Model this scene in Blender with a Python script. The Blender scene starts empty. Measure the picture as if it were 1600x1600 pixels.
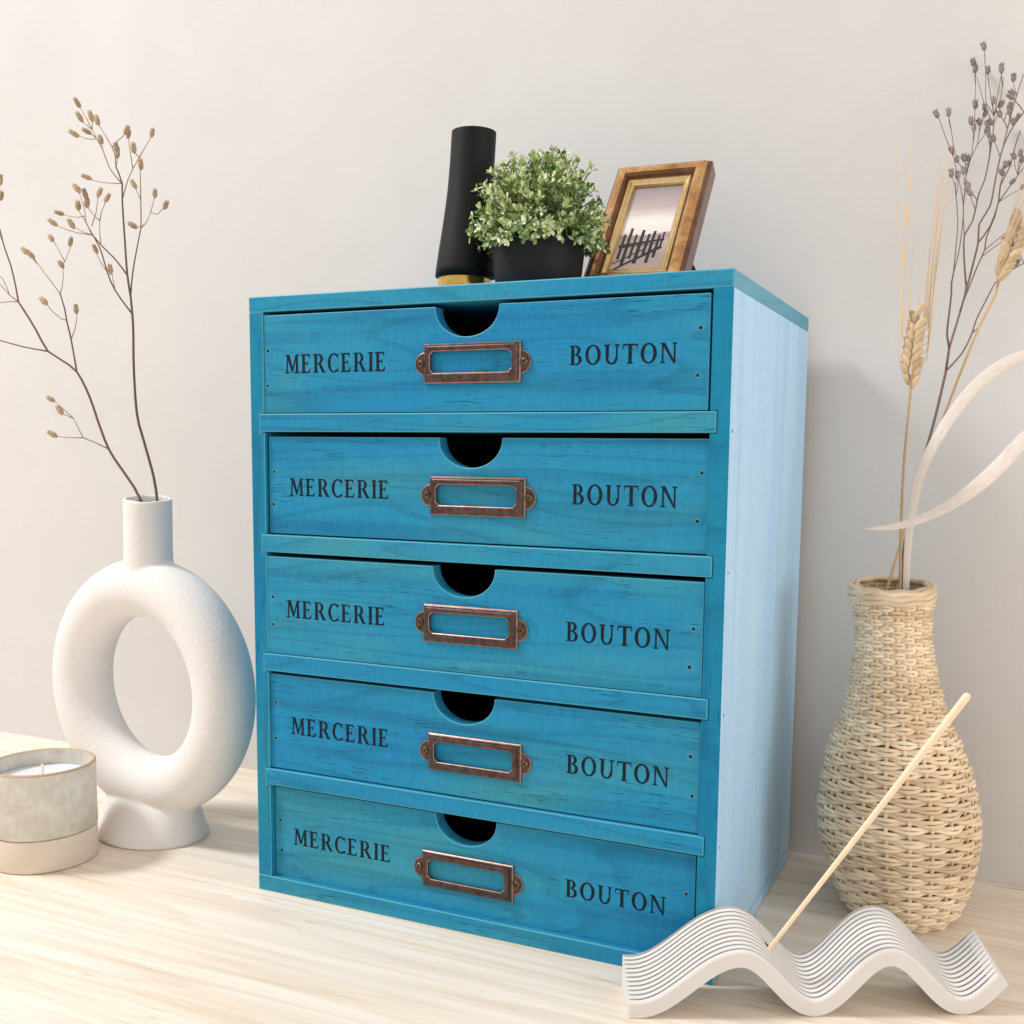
import bpy, bmesh, math, random
from mathutils import Vector, Matrix, noise
random.seed(11)
scene = bpy.context.scene
COL = scene.collection

# ---------------------------------------------------------------- camera, world, lamps, exposure
cam_data = bpy.data.cameras.new("camera")
cam_data.sensor_width = 36.0
cam_data.lens = 1669.19 / 1600 * 36.0
cam_data.shift_x = -56.0 / 1600
cam_data.shift_y = 99.0 / 1600
cam_data.clip_start = 0.02
cam_data.clip_end = 50
cam = bpy.data.objects.new("camera", cam_data)
COL.objects.link(cam)
yaw, pitch, roll = -0.4151960, -0.1098700, 0.0127252
fw = Vector((math.sin(yaw) * math.cos(pitch), math.cos(yaw) * math.cos(pitch), math.sin(pitch)))
rt = Vector((math.cos(yaw), -math.sin(yaw), 0))
up = rt.cross(fw)
r2 = rt * math.cos(roll) + up * math.sin(roll)
u2 = -rt * math.sin(roll) + up * math.cos(roll)
cam.matrix_world = Matrix(((r2.x, u2.x, -fw.x, 0.435895), (r2.y, u2.y, -fw.y, -0.532605), (r2.z, u2.z, -fw.z, 0.279036), (0, 0, 0, 1)))
scene.camera = cam

world = bpy.data.worlds.new("World")
scene.world = world
world.use_nodes = True
bg = world.node_tree.nodes["Background"]
bg.inputs[0].default_value = (1.0, 0.935, 0.875, 1)
bg.inputs[1].default_value = 0.85


def area_lamp(name, loc, target, size, power, color):
    d = bpy.data.lights.new(name, 'AREA')
    d.shape = 'DISK'
    d.size = size
    d.energy = power
    d.color = color
    o = bpy.data.objects.new(name, d)
    COL.objects.link(o)
    o.location = loc
    o.rotation_euler = (Vector(target) - Vector(loc)).to_track_quat('-Z', 'Y').to_euler()
    return o


# the window light from the left, low and grazing the wall; an added weak fill lamp at the right brightens the cabinet side
area_lamp("window_lamp", (-1.55, -0.76, 2.20), (0.05, 0.0, 0.1), 0.50, 57, (0.95, 0.975, 1.0))
area_lamp("right_fill_lamp", (1.55, -0.30, 0.40), (0.30, 0.1, 0.12), 0.6, 4, (1.0, 0.98, 0.96))
scene.view_settings.view_transform = 'Standard'
scene.view_settings.look = 'None'
scene.view_settings.exposure = 0.0
scene.view_settings.gamma = 1.0

# ---------------------------------------------------------------- mesh helpers


class MB:
    """Collects vertices and faces; build() links them as one mesh object."""

    def __init__(self):
        self.v, self.f, self.m = [], [], []

    def add(self, verts, faces, mat=0):
        n = len(self.v)
        self.v += [tuple(p) for p in verts]
        for f in faces:
            self.f.append(tuple(i + n for i in f))
            self.m.append(mat)

    def box(self, x0, x1, y0, y1, z0, z1, mat=0):
        self.add([(x0, y0, z0), (x1, y0, z0), (x1, y1, z0), (x0, y1, z0), (x0, y0, z1), (x1, y0, z1), (x1, y1, z1), (x0, y1, z1)],
                 [(0, 3, 2, 1), (4, 5, 6, 7), (0, 1, 5, 4), (1, 2, 6, 5), (2, 3, 7, 6), (3, 0, 4, 7)], mat)

    def prism(self, outline, y0, y1, mat=0):
        """outline of (x, z) points, anticlockwise seen from -y, pushed back along y"""
        n = len(outline)
        self.add([(x, y0, z) for x, z in outline] + [(x, y1, z) for x, z in outline],
                 [tuple(range(n)), tuple(range(2 * n - 1, n - 1, -1))] + [(i, i + n, (i + 1) % n + n, (i + 1) % n) for i in range(n)], mat)

    def lathe(self, prof, n=48, centre=lambda z: (0, 0), mat=0, closed=False):
        rings = []
        vs = []
        for (r, z) in prof:
            cx, cy = centre(z)
            if r < 1e-6:
                rings.append([len(vs)])
                vs.append((cx, cy, z))
            else:
                rings.append(list(range(len(vs), len(vs) + n)))
                vs += [(cx + r * math.cos(2 * math.pi * k / n), cy + r * math.sin(2 * math.pi * k / n), z) for k in range(n)]
        fs = []
        prs = list(zip(rings, rings[1:])) + ([(rings[-1], rings[0])] if closed else [])
        for a, b in prs:
            for k in range(n):
                k2 = (k + 1) % n
                if len(a) == 1 and len(b) == 1:
                    continue
                if len(a) == 1:
                    fs.append((a[0], b[k2], b[k]))
                elif len(b) == 1:
                    fs.append((a[k], a[k2], b[0]))
                else:
                    fs.append((a[k], a[k2], b[k2], b[k]))
        self.add(vs, fs, mat)

    def tube(self, pts, radii, n=6, closed=False, mat=0, flat=None):
        pts = [Vector(p) for p in pts]
        m = len(pts)
        if not hasattr(radii, '__len__'):
            radii = [radii] * m
        vs = []
        nrm = None
        for i, p in enumerate(pts):
            if closed:
                t = pts[(i + 1) % m] - pts[i - 1]
            else:
                t = pts[min(i + 1, m - 1)] - pts[max(i - 1, 0)]
            if t.length < 1e-9:
                t = Vector((0, 0, 1))
            t.normalize()
            if nrm is None:
                nrm = t.orthogonal().normalized()
            nrm = (nrm - t * nrm.dot(t))
            nrm = nrm.normalized() if nrm.length > 1e-6 else t.orthogonal().normalized()
            b = t.cross(nrm)
            for k in range(n):
                a = 2 * math.pi * k / n
                vs.append(p + (nrm * math.cos(a) + b * math.sin(a)) * radii[i])
        fs = []
        for i in range(m if closed else m - 1):
            j = (i + 1) % m
            for k in range(n):
                k2 = (k + 1) % n
                fs.append((i * n + k, i * n + k2, j * n + k2, j * n + k))
        if not closed:
            fs.append(tuple(range(n - 1, -1, -1)))
            fs.append(tuple(range((m - 1) * n, m * n)))
        self.add(vs, fs, mat)

    def mesh(self, name, mats, smooth=False):
        me = bpy.data.meshes.new(name)
        me.from_pydata(self.v, [], self.f)
        for m in (mats if isinstance(mats, (list, tuple)) else [mats]):
            me.materials.append(m)
        me.polygons.foreach_set("material_index", self.m)
        bm = bmesh.new()
        bm.from_mesh(me)
        bmesh.ops.recalc_face_normals(bm, faces=bm.faces)
        bm.to_mesh(me)
        bm.free()
        if smooth:
            me.polygons.foreach_set("use_smooth", [True] * len(me.polygons))
        me.update()
        return me

    def build(self, name, mats, parent=None, smooth=False, bevel=0, edge_mat=-1, seg=2):
        o = bpy.data.objects.new(name, self.mesh(name, mats, smooth))
        COL.objects.link(o)
        if parent:
            o.parent = parent
        if bevel:
            b = o.modifiers.new("bevel", 'BEVEL')
            b.width = bevel
            b.segments = seg
            b.limit_method = 'ANGLE'
            b.angle_limit = math.radians(40)
            b.material = edge_mat
        return o


def thing(name, label, cat, loc, group=None):
    o = bpy.data.objects.new(name, None)
    o.empty_display_size = 0.01
    COL.objects.link(o)
    o.location = loc
    o["label"] = label
    o["category"] = cat
    if group:
        o["group"] = group
    return o


def place(name, mesh, parent, loc, rot=None, scale=1.0):
    o = bpy.data.objects.new(name, mesh)
    COL.objects.link(o)
    o.parent = parent
    o.location = loc
    if rot is not None:
        o.rotation_mode = 'QUATERNION'
        o.rotation_quaternion = rot
    o.scale = (scale, scale, scale)
    return o


# ---------------------------------------------------------------- materials


class NT:
    def __init__(self, name):
        self.mat = bpy.data.materials.new(name)
        self.mat.use_nodes = True
        self.t = self.mat.node_tree
        self.bsdf = self.t.nodes["Principled BSDF"]

    def n(self, kind, ins=None, **props):
        x = self.t.nodes.new(kind)
        for k, v in props.items():
            setattr(x, k, v)
        for k, v in (ins or {}).items():
            self.link(v, x.inputs[k])
        return x

    def link(self, v, sock):
        if isinstance(v, bpy.types.NodeSocket):
            self.t.links.new(v, sock)
        elif isinstance(v, bpy.types.Node):
            self.t.links.new(v.outputs[0], sock)
        else:
            if isinstance(v, tuple) and len(v) == 3 and sock.type == 'RGBA':
                v = (*v, 1)
            sock.default_value = v

    def math(self, op, a, b=0.0, c=0.0):
        return self.n('ShaderNodeMath', {0: a, 1: b, 2: c}, operation=op).outputs[0]

    def mix(self, fac, a, b, blend='MIX'):
        x = self.n('ShaderNodeMix', data_type='RGBA', blend_type=blend)
        self.link(fac, x.inputs[0])
        self.link(a, x.inputs[6])
        self.link(b, x.inputs[7])
        return x.outputs[2]

    def ramp(self, fac, stops):
        x = self.n('ShaderNodeValToRGB', {0: fac})
        while len(x.color_ramp.elements) < len(stops):
            x.color_ramp.elements.new(0.5)
        for e, (p, c) in zip(x.color_ramp.elements, stops):
            e.position = p
            e.color = (*c, 1) if len(c) == 3 else c
        return x.outputs[0]

    def coords(self, scale=(1, 1, 1), out='Object', rot=(0, 0, 0)):
        tc = self.n('ShaderNodeTexCoord')
        mp = self.n('ShaderNodeMapping', {0: tc.outputs[out], 2: rot, 3: scale})
        return mp.outputs[0]

    def noise(self, vec, scale=1.0, detail=4.0, rough=0.55, dist=0.0, w=None):
        x = self.n('ShaderNodeTexNoise', noise_dimensions='4D' if w is not None else '3D')
        self.link(vec, x.inputs['Vector'])
        if w is not None:
            self.link(w, x.inputs['W'])
        x.inputs['Scale'].default_value = scale
        x.inputs['Detail'].default_value = detail
        x.inputs['Roughness'].default_value = rough
        x.inputs['Distortion'].default_value = dist
        return x.outputs[0]

    def bump(self, h, strength, dist):
        b = self.n('ShaderNodeBump', {'Height': h})
        b.inputs['Strength'].default_value = strength
        b.inputs['Distance'].default_value = dist
        self.t.links.new(b.outputs[0], self.bsdf.inputs['Normal'])
        return b

    def done(self, color, rough=0.5, metal=0.0, spec=0.5):
        self.link(color if not (isinstance(color, tuple) and len(color) == 3) else (*color, 1), self.bsdf.inputs['Base Color'])
        self.link(rough, self.bsdf.inputs['Roughness'])
        self.bsdf.inputs['Metallic'].default_value = metal
        self.bsdf.inputs['Specular IOR Level'].default_value = spec
        return self.mat


def axis_scale(axis, along, across):
    return tuple(along if a == axis else across for a in 'xyz')


def stained_wood(name, axis, c_blue, c_teal, c_green, c_dark, rough=0.5, pores=1.0, strong=1.0):
    """blue-stained pine: broad drifting tints, long soft grain, short dark pores and faint saw marks"""
    N = NT(name)
    rnd = N.n('ShaderNodeObjectInfo').outputs['Random']
    w = N.math('MULTIPLY', rnd, 37.0)
    drift = N.noise(N.coords(axis_scale(axis, 5, 16)), 1.0, 3, .5, .6, w)
    tint = N.ramp(drift, [(.30, c_blue), (.50, c_teal), (.68, c_green)])
    figure = N.noise(N.coords(axis_scale(axis, 4, 95)), 1.0, 5, .6, .5, w)
    fig = N.ramp(figure, [(.28, (.52, .58, .66)), (.5, (1, 1, 1)), (.75, (1.10, 1.10, 1.04))])
    col = N.mix(0.75 * strong, tint, fig, 'MULTIPLY')
    # flat-sawn arches, darker late wood
    arch = N.noise(N.coords(axis_scale(axis, 3.2, 24)), 1.0, 1, .4, .2, w)
    rings = N.math('FRACT', N.math('MULTIPLY', arch, 11.0))
    late = N.ramp(rings, [(0, (0, 0, 0)), (.72, (.05, .05, .05)), (.93, (1, 1, 1)), (1, (0, 0, 0))])
    col = N.mix(N.math('MULTIPLY', late, .22 * strong), col, c_dark)
    # saw marks across
    saw = N.noise(N.coords(axis_scale(axis, 420, 130), rot=(0, .5, 0)), 1.0, 2, .5, 0, w)
    col = N.mix(.10 * strong, col, N.ramp(saw, [(.3, (.3, .3, .3)), (.7, (1.7, 1.7, 1.7))]), 'MULTIPLY')
    # pores
    por = N.noise(N.coords(axis_scale(axis, 95, 1500)), 1.0, 1, .4, 0, w)
    where = N.noise(N.coords(axis_scale(axis, 14, 60)), 1.0, 2, .6, 0, w)
    pm = N.math('MULTIPLY', N.ramp(por, [(.60, (0, 0, 0)), (.70, (1, 1, 1))]), N.ramp(where, [(.47, (0, 0, 0)), (.62, (1, 1, 1))]))
    col = N.mix(N.math('MULTIPLY', pm, .6 * pores), col, c_dark)
    N.bump(N.math('ADD', N.math('MULTIPLY', figure, .6), N.math('SUBTRACT', saw, pm)), .25 * strong, .0004)
    return N.done(col, N.math('ADD', N.math('MULTIPLY', figure, .25), rough - .05), 0, .14)


BLUE = [(.014, .220, .450), (.020, .250, .435), (.044, .285, .375), (.002, .040, .085)]
M_stain_x = stained_wood("blue_stained_wood_along", 'x', *BLUE)
M_stain_z = stained_wood("blue_stained_wood_upright", 'z', (.008, .190, .37), (.010, .215, .37), (.02, .24, .34), BLUE[3])
M_glare_z = stained_wood("blue_wood_painted_glare", 'z', (.43, .67, .93), (.46, .70, .93), (.49, .73, .90), (.25, .47, .60), .42, .3, .42)  # same blue wood, with the right side's glare put into the colour
M_end_glare = stained_wood("board_end_painted_glare", 'y', (.11, .33, .50), (.14, .37, .52), (.16, .40, .52), (.02, .12, .2), .5, .5, .5)  # blue board end, lightened to paint in a weaker glare
M_edge = NT("rubbed_blue_edge").done((.07, .36, .46), .5)
M_pale_edge = NT("rubbed_pale_edge").done((.55, .75, .86), .5)


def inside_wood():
    N = NT("drawer_inside_painted_shade")  # blue wood darkened: the shade inside the drawer is put into its colour
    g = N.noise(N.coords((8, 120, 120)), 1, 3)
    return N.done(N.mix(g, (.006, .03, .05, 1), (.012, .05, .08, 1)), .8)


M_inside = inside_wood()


def ink():
    N = NT("dark_print")
    g = N.noise(N.coords((900, 900, 900)), 1, 2)
    fl = N.noise(N.coords((260, 700, 1400)), 1, 3, .7)
    col = N.mix(g, (.006, .010, .016, 1), (.018, .027, .038, 1))
    return N.done(N.mix(N.math('MULTIPLY', N.ramp(fl, [(.60, (0, 0, 0)), (.72, (1, 1, 1))]), .7), col, (.013, .15, .28, 1)), .9, 0, .1)


M_ink = ink()
M_hole = NT("nail_hole").done((.004, .012, .018), .9)


def copper(name, a, b, rough):
    N = NT(name)
    g = N.noise(N.coords((260, 260, 260)), 1, 4, .6)
    s = N.noise(N.coords((120, 120, 1500)), 1, 2)
    N.bump(s, .15, .0002)
    return N.done(N.mix(N.ramp(g, [(.35, (0, 0, 0)), (.65, (1, 1, 1))]), (*a, 1), (*b, 1)), rough, .85)


M_copper = copper("aged_copper", (.062, .040, .037), (.125, .080, .070), .34)
M_copper_rub = copper("rubbed_copper", (.28, .155, .125), (.42, .24, .19), .36)
M_screw = copper("dark_brass_screw", (.10, .075, .04), (.20, .15, .08), .35)
M_black_slot = NT("screw_slot").done((.006, .005, .004), .8)


def plaster():
    N = NT("wall_plaster")
    g = N.noise(N.coords((7, 7, 7)), 1, 5, .6)
    f = N.noise(N.coords((160, 160, 160)), 1, 4, .6)
    N.bump(N.math('ADD', g, N.math('MULTIPLY', f, .25)), .16, .004)
    return N.done(N.mix(g, (.615, .592, .572, 1), (.715, .695, .675, 1)), .85, 0, .2)


M_wall = plaster()


def table_wood():
    N = NT("pale_oiled_wood")
    v = N.coords((2.6, 55, 20))
    a = N.noise(v, 1, 5, .6, .7)
    b = N.noise(N.coords((5, 210, 60)), 1, 4, .6, .3)
    arch = N.noise(N.coords((.8, 15, 11)), 1, 1.5, .4, .15)
    rings = N.math('FRACT', N.math('MULTIPLY', arch, 12))
    late = N.ramp(rings, [(0, (0, 0, 0)), (.5, (.08, .08, .08)), (.93, (1, 1, 1)), (1, (0, 0, 0))])
    col = N.ramp(a, [(.25, (.70, .555, .40)), (.45, (.83, .725, .605)), (.62, (.88, .80, .705))])
    col = N.mix(N.math('MULTIPLY', late, .17), col, (.54, .38, .24, 1))
    col = N.mix(.35, col, N.ramp(b, [(.3, (.72, .66, .58)), (.6, (1.04, 1.04, 1.04))]), 'MULTIPLY')
    fl = N.noise(N.coords((26, 330, 60)), 1, 2, .5)
    wh = N.noise(N.coords((5, 26, 26)), 1, 3, .5)
    fm = N.math('MULTIPLY', N.ramp(fl, [(.62, (0, 0, 0)), (.74, (1, 1, 1))]), N.ramp(wh, [(.52, (0, 0, 0)), (.64, (1, 1, 1))]))
    col = N.mix(N.math('MULTIPLY', fm, .7), col, (.30, .18, .09, 1))
    N.bump(N.math('SUBTRACT', b, fm), .10, .0005)
    return N.done(col, N.math('ADD', N.math('MULTIPLY', b, .2), .42), 0, .35)


M_table = table_wood()


def ceramic():
    N = NT("matte_bisque")
    f = N.noise(N.coords((420, 420, 420)), 1, 3, .6)
    g = N.noise(N.coords((22, 22, 22)), 1, 3, .6)
    N.bump(f, .5, .0008)
    return N.done(N.mix(g, (.78, .74, .705, 1), (.835, .795, .765, 1)), .8, 0, .25)


M_bisque = ceramic()


def glaze():
    N = NT("mottled_grey_glaze")
    a = N.noise(N.coords((38, 38, 50)), 1, 6, .65, 1.2)
    b = N.noise(N.coords((150, 150, 60)), 1, 5, .7, 1.5)
    col = N.ramp(a, [(.28, (.52, .48, .41)), (.48, (.62, .585, .52)), (.70, (.72, .695, .65))])
    col = N.mix(.5, col, N.ramp(b, [(.35, (.84, .82, .78)), (.62, (1.08, 1.08, 1.07))]), 'MULTIPLY')
    N.bump(b, .2, .0004)
    return N.done(col, .5, 0, .4)


M_glaze = glaze()


def clay():
    N = NT("bare_sandy_clay")
    f = N.noise(N.coords((500, 500, 500)), 1, 3, .6)
    N.bump(f, .3, .0004)
    return N.done(N.mix(f, (.66, .55, .45, 1), (.74, .64, .54, 1)), .85, 0, .2)


M_clay = clay()
M_rim = NT("tan_unglazed_rim").done((.50, .36, .24), .7)


def wax_mat():
    N = NT("white_candle_wax")
    g = N.noise(N.coords((60, 60, 60)), 1, 3)
    N.bump(g, .3, .001)
    N.bsdf.inputs['Subsurface Weight'].default_value = .25
    N.bsdf.inputs['Subsurface Radius'].default_value = (.004, .004, .005)
    return N.done(N.mix(g, (.68, .70, .74, 1), (.78, .79, .82, 1)), .45)


M_wax = wax_mat()
M_wick = NT("cotton_wick").done((.82, .80, .76), .9)


def black_matte(name, c):
    N = NT(name)
    f = N.noise(N.coords((300, 300, 300)), 1, 3)
    N.bump(f, .12, .0003)
    return N.done(N.mix(f, (c * .8, c * .8, c * .85, 1), (c * 1.2, c * 1.2, c * 1.28, 1)), .55, 0, .25)


M_black = black_matte("matte_black", .006)
M_pot = black_matte("charcoal_plastic", .014)
M_gold = copper("polished_gold", (.55, .36, .09), (.70, .48, .15), .13)
M_soil = NT("potting_soil").done((.03, .022, .015), .95)


def leaf(name, a, b):
    N = NT(name)
    g = N.noise(N.coords((180, 180, 180)), 1, 2)
    N.bsdf.inputs['Subsurface Weight'].default_value = 0.0
    N.bsdf.inputs['Transmission Weight'].default_value = 0.0
    return N.done(N.mix(N.ramp(g, [(.35, (0, 0, 0)), (.65, (1, 1, 1))]), (*a, 1), (*b, 1)), .45, 0, .4)


M_leaf_pale = leaf("pale_variegated_leaf", (.58, .66, .30), (.82, .84, .60))
M_leaf_mid = leaf("light_green_leaf", (.28, .40, .10), (.46, .56, .20))
M_leaf_dark = leaf("deep_green_leaf", (.05, .12, .04), (.11, .21, .08))
M_sprig = NT("green_sprig").done((.20, .28, .09), .6)


def frame_wood(name, c0, c1, c2, metal, rough):
    N = NT(name)
    a = N.noise(N.coords((60, 60, 60)), 1, 5, .65, 1.0)
    col = N.ramp(a, [(.3, c0), (.5, c1), (.7, c2)])
    return N.done(col, rough, metal, .7)


M_frame = frame_wood("dark_bronzed_wood", (.07, .024, .008), (.14, .05, .015), (.24, .10, .03), .4, .25)
M_frame_highlight = frame_wood("bronze_painted_highlight", (.36, .165, .055), (.58, .31, .12), (.78, .52, .26), .85, .16)  # gloss highlight along the moulding's crest, painted as a lighter bronze
M_liner = copper("gilded_liner", (.60, .42, .18), (.72, .55, .28), .3)


def print_mat():
    """printed photograph: hazy mauve dusk sky with a pale band of light over still water"""
    N = NT("printed_dusk_scene")
    tc = N.n('ShaderNodeTexCoord')
    sp = N.n('ShaderNodeSeparateXYZ', {0: tc.outputs['Generated']})
    g = N.noise(N.coords((50, 50, 260)), 1, 4, .6)
    y = N.math('ADD', sp.outputs[2], N.math('MULTIPLY', N.math('SUBTRACT', g, .5), .14))
    col = N.ramp(y, [(0, (.62, .50, .48)), (.32, (.55, .43, .42)), (.40, (.36, .27, .27)), (.43, (.80, .70, .66)), (.58, (.86, .79, .74)), (.74, (.50, .40, .39)), (1, (.30, .24, .25))])
    return N.done(col, .25, 0, .5)


M_print = print_mat()
M_print_dark = NT("printed_dark_posts").done((.012, .009, .009), .3)
M_back = NT("brown_backing_board").done((.30, .16, .07), .7)


def dry(name, a, b, s=120):
    N = NT(name)
    g = N.noise(N.coords((s, s, s)), 1, 3)
    rnd = N.n('ShaderNodeObjectInfo').outputs['Random']
    col = N.mix(g, (*a, 1), (*b, 1))
    col = N.mix(1.0, col, N.ramp(rnd, [(0, (.78, .78, .78)), (1, (1.18, 1.16, 1.14))]), 'MULTIPLY')
    return N.done(col, .75, 0, .25)


M_twig = dry("brown_dry_twig", (.16, .095, .06), (.27, .17, .11))
M_twig_thin = dry("tan_dry_stalk", (.36, .24, .15), (.50, .36, .24))
M_pod = dry("tan_seed_pod", (.29, .19, .11), (.60, .45, .29), 500)
M_pod_in = NT("dark_pod_mouth").done((.03, .018, .01), .9)
M_twig_grey = dry("grey_brown_twig", (.19, .13, .115), (.30, .22, .195))
M_pod_grey = dry("mauve_grey_seed_head", (.15, .115, .11), (.42, .36, .34), 500)
M_straw = dry("golden_straw", (.50, .34, .18), (.64, .46, .27))
M_grain = dry("wheat_grain", (.50, .36, .21), (.68, .52, .34), 300)
M_awn = dry("wheat_awn", (.60, .45, .28), (.70, .54, .36))


def blade():
    N = NT("bleached_leaf_blade")
    tc = N.n('ShaderNodeTexCoord')
    mp = N.n('ShaderNodeMapping', {0: tc.outputs['UV'], 3: (9, 1.2, 1)})
    g = N.noise(mp.outputs[0], 3.0, 3, .6)
    return N.done(N.mix(N.ramp(g, [(.35, (0, 0, 0)), (.65, (1, 1, 1))]), (.66, .55, .47, 1), (.83, .755, .69, 1)), .55, 0, .35)


M_blade = blade()


def rattan():
    N = NT("natural_rattan")
    tc = N.coords((45, 45, 420))
    g = N.noise(tc, 1, 4, .6)
    p = N.noise(N.coords((30, 30, 30)), 1, 3, .6)
    rnd = N.n('ShaderNodeObjectInfo').outputs['Random']
    col = N.ramp(g, [(.25, (.62, .46, .29)), (.5, (.83, .69, .515)), (.75, (.91, .805, .645))])
    col = N.mix(.8, col, N.ramp(p, [(.3, (.78, .72, .64)), (.65, (1.08, 1.08, 1.08))]), 'MULTIPLY')
    col = N.mix(1.0, col, N.ramp(rnd, [(0, (.88, .85, .80)), (1, (1.10, 1.10, 1.10))]), 'MULTIPLY')
    N.bump(g, .25, .0005)
    return N.done(col, .55, 0, .35)


M_rattan = rattan()


def chalk():
    N = NT("white_cast_plaster")
    f = N.noise(N.coords((260, 260, 260)), 1, 4, .6)
    g = N.noise(N.coords((30, 30, 30)), 1, 4, .6)
    N.bump(f, .15, .0004)
    return N.done(N.mix(g, (.70, .67, .64, 1), (.77, .745, .715, 1)), .7, 0, .3)


M_chalk = chalk()
M_groove = NT("dark_grey_inlay").done((.022, .021, .021), .8, 0, .1)
M_stick = dry("bare_incense_wood", (.72, .56, .39), (.82, .68, .51), 200)

# ---------------------------------------------------------------- the setting: table top and wall
W, H, D = 0.30, 0.3736, 0.2018
mb = MB()
mb.box(-1.3, 1.5, -0.62, 0.1955 + 0.05, -0.035, 0)
tab = mb.build("tabletop", M_table, bevel=.002)
tab["kind"] = "structure"
mb = MB()
mb.add([(-1.6, .1798, -.6), (1.8, .2466, -.6), (1.8, .2466, 1.5), (-1.6, .1798, 1.5), (-1.6, .30, -.6), (1.8, .36, -.6), (1.8, .36, 1.5), (-1.6, .30, 1.5)],
       [(0, 1, 2, 3), (5, 4, 7, 6), (4, 0, 3, 7), (1, 5, 6, 2), (3, 2, 6, 7), (4, 5, 1, 0)])
wall = mb.build("wall", M_wall)
wall["kind"] = "structure"

# ---------------------------------------------------------------- the drawer cabinet
cab = thing("drawer_cabinet", "large blue stained wooden cabinet of five lettered drawers standing on the pale table", "cabinet", (0, 0, 0))
mb = MB()
mb.box(0, W, 0, D, .3643, H)
o = mb.build("top_board", [M_stain_x, M_edge, M_end_glare], cab, bevel=.0007, edge_mat=1)
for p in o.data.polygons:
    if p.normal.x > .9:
        p.material_index = 2  # right end gets the painted glare
mb = MB()
mb.box(0, W, 0, D, 0.0, .0100)
o = mb.build("bottom_board", [M_stain_x, M_edge, M_glare_z], cab, bevel=.0006, edge_mat=1)
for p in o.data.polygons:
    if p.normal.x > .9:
        p.material_index = 2  # right end takes the side panel's painted glare
RAILS = [(.2925, .3034), (.2188, .2296), (.1441, .1551), (.0705, .0810)]
cuts = sorted([(a - .0003, b + .0003) for a, b in RAILS])


def side_outline(x_out, x_in, x_cut):
    inner = [(x_in, .0100)]
    for a, b in cuts:
        inner += [(x_in, a), (x_cut, a), (x_cut, b), (x_in, b)]
    inner += [(x_in, .3643)]
    return [(x_out, .0100)] + inner + [(x_out, .3643)]


mb = MB()
mb.prism(side_outline(0, .0102, .0066), .0003, D)
mb.build("side_panel", [M_stain_z, M_edge], cab, bevel=.0004, edge_mat=1)
mb = MB()
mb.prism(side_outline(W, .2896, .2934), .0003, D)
o = mb.build("side_panel", [M_stain_z, M_edge, M_glare_z], cab)
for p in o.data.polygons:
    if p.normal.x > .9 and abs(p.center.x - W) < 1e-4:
        p.material_index = 2  # only the outer face carries the glare as colour
o["label"] = "right side panel with its glare painted in as pale blue"
for a, b in RAILS:
    mb = MB()
    mb.box(.0070, .2930, -.0003, D - .006, a, b)
    mb.build("divider_rail", [M_stain_x, M_edge], cab, bevel=.0006, edge_mat=1)
mb = MB()
mb.box(.0103, .2895, D - .005, D - .0005, .0101, .3642)
mb.build("back_panel", M_stain_z, cab)

# x0, x1, z0, z1, set-back, notch centre, label holder centre, MERCERIE box, BOUTON box, nails
DRAWERS = [
    (0.0102, 0.2882, 0.3039, 0.3623, 0.001, 0.1495, (0.1532, 0.3309), (0.0254, 0.0967, 0.3274, 0.3384), (0.2115, 0.2709, 0.3281, 0.3383), [(0.0132, 0.3412), (0.0128, 0.3202), (0.2833, 0.3451), (0.2823, 0.3216)]),
    (0.0115, 0.2892, 0.2304, 0.2896, 0.0025, 0.1512, (0.1562, 0.2568), (0.0264, 0.0975, 0.2538, 0.2645), (0.2134, 0.2724, 0.254, 0.2649), [(0.0156, 0.2682), (0.0147, 0.2482), (0.2855, 0.2722), (0.284, 0.2472)]),
    (0.0092, 0.2891, 0.1554, 0.2161, 0.0008, 0.1481, (0.1529, 0.1832), (0.024, 0.0956, 0.1788, 0.1896), (0.2119, 0.271, 0.1792, 0.19), [(0.0143, 0.1909), (0.014, 0.1737), (0.2841, 0.1913), (0.2823, 0.1711)]),
    (0.0099, 0.289, 0.0816, 0.1418, 0.002, 0.1479, (0.1555, 0.1068), (0.0254, 0.097, 0.1048, 0.1158), (0.2128, 0.272, 0.1047, 0.1154), [(0.0145, 0.1239), (0.0143, 0.1008), (0.2839, 0.123), (0.2854, 0.1016)]),
    (0.0108, 0.2879, 0.009, 0.0684, 0.004, 0.1486, (0.1502, 0.0341), (0.0248, 0.0968, 0.0324, 0.043), (0.2125, 0.2714, 0.0324, 0.0426), [(0.0151, 0.0469), (0.0157, 0.0271), (0.2831, 0.0465), (0.2829, 0.0256)]),
]


# --- lettering: strokes of a condensed serif face, cap height 1


def ring_pts(cx, cy, rx, ry, a0, a1, n):
    return [(cx + rx * math.cos(math.radians(a0 + (a1 - a0) * k / n)), cy + ry * math.sin(math.radians(a0 + (a1 - a0) * k / n))) for k in range(n + 1)]


def band(cx, cy, rx, ry, tx, ty, a0, a1, n=18):
    """curved stroke: thick where it runs upright (tx), thin at top and bottom (ty)"""
    o = ring_pts(cx, cy, rx, ry, a0, a1, n)
    i = ring_pts(cx, cy, rx - tx, ry - ty, a0, a1, n)
    return [[o[k], o[k + 1], i[k + 1], i[k]] for k in range(n)]


def bar(x0, x1, y0, y1):
    return [[(x0, y0), (x1, y0), (x1, y1), (x0, y1)]]


def serif(x0, x1, y, s):
    h = .075
    return [[(x0, y), (x1, y), (x1 - .03, y + s * h), (x0 + .03, y + s * h)]]


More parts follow.
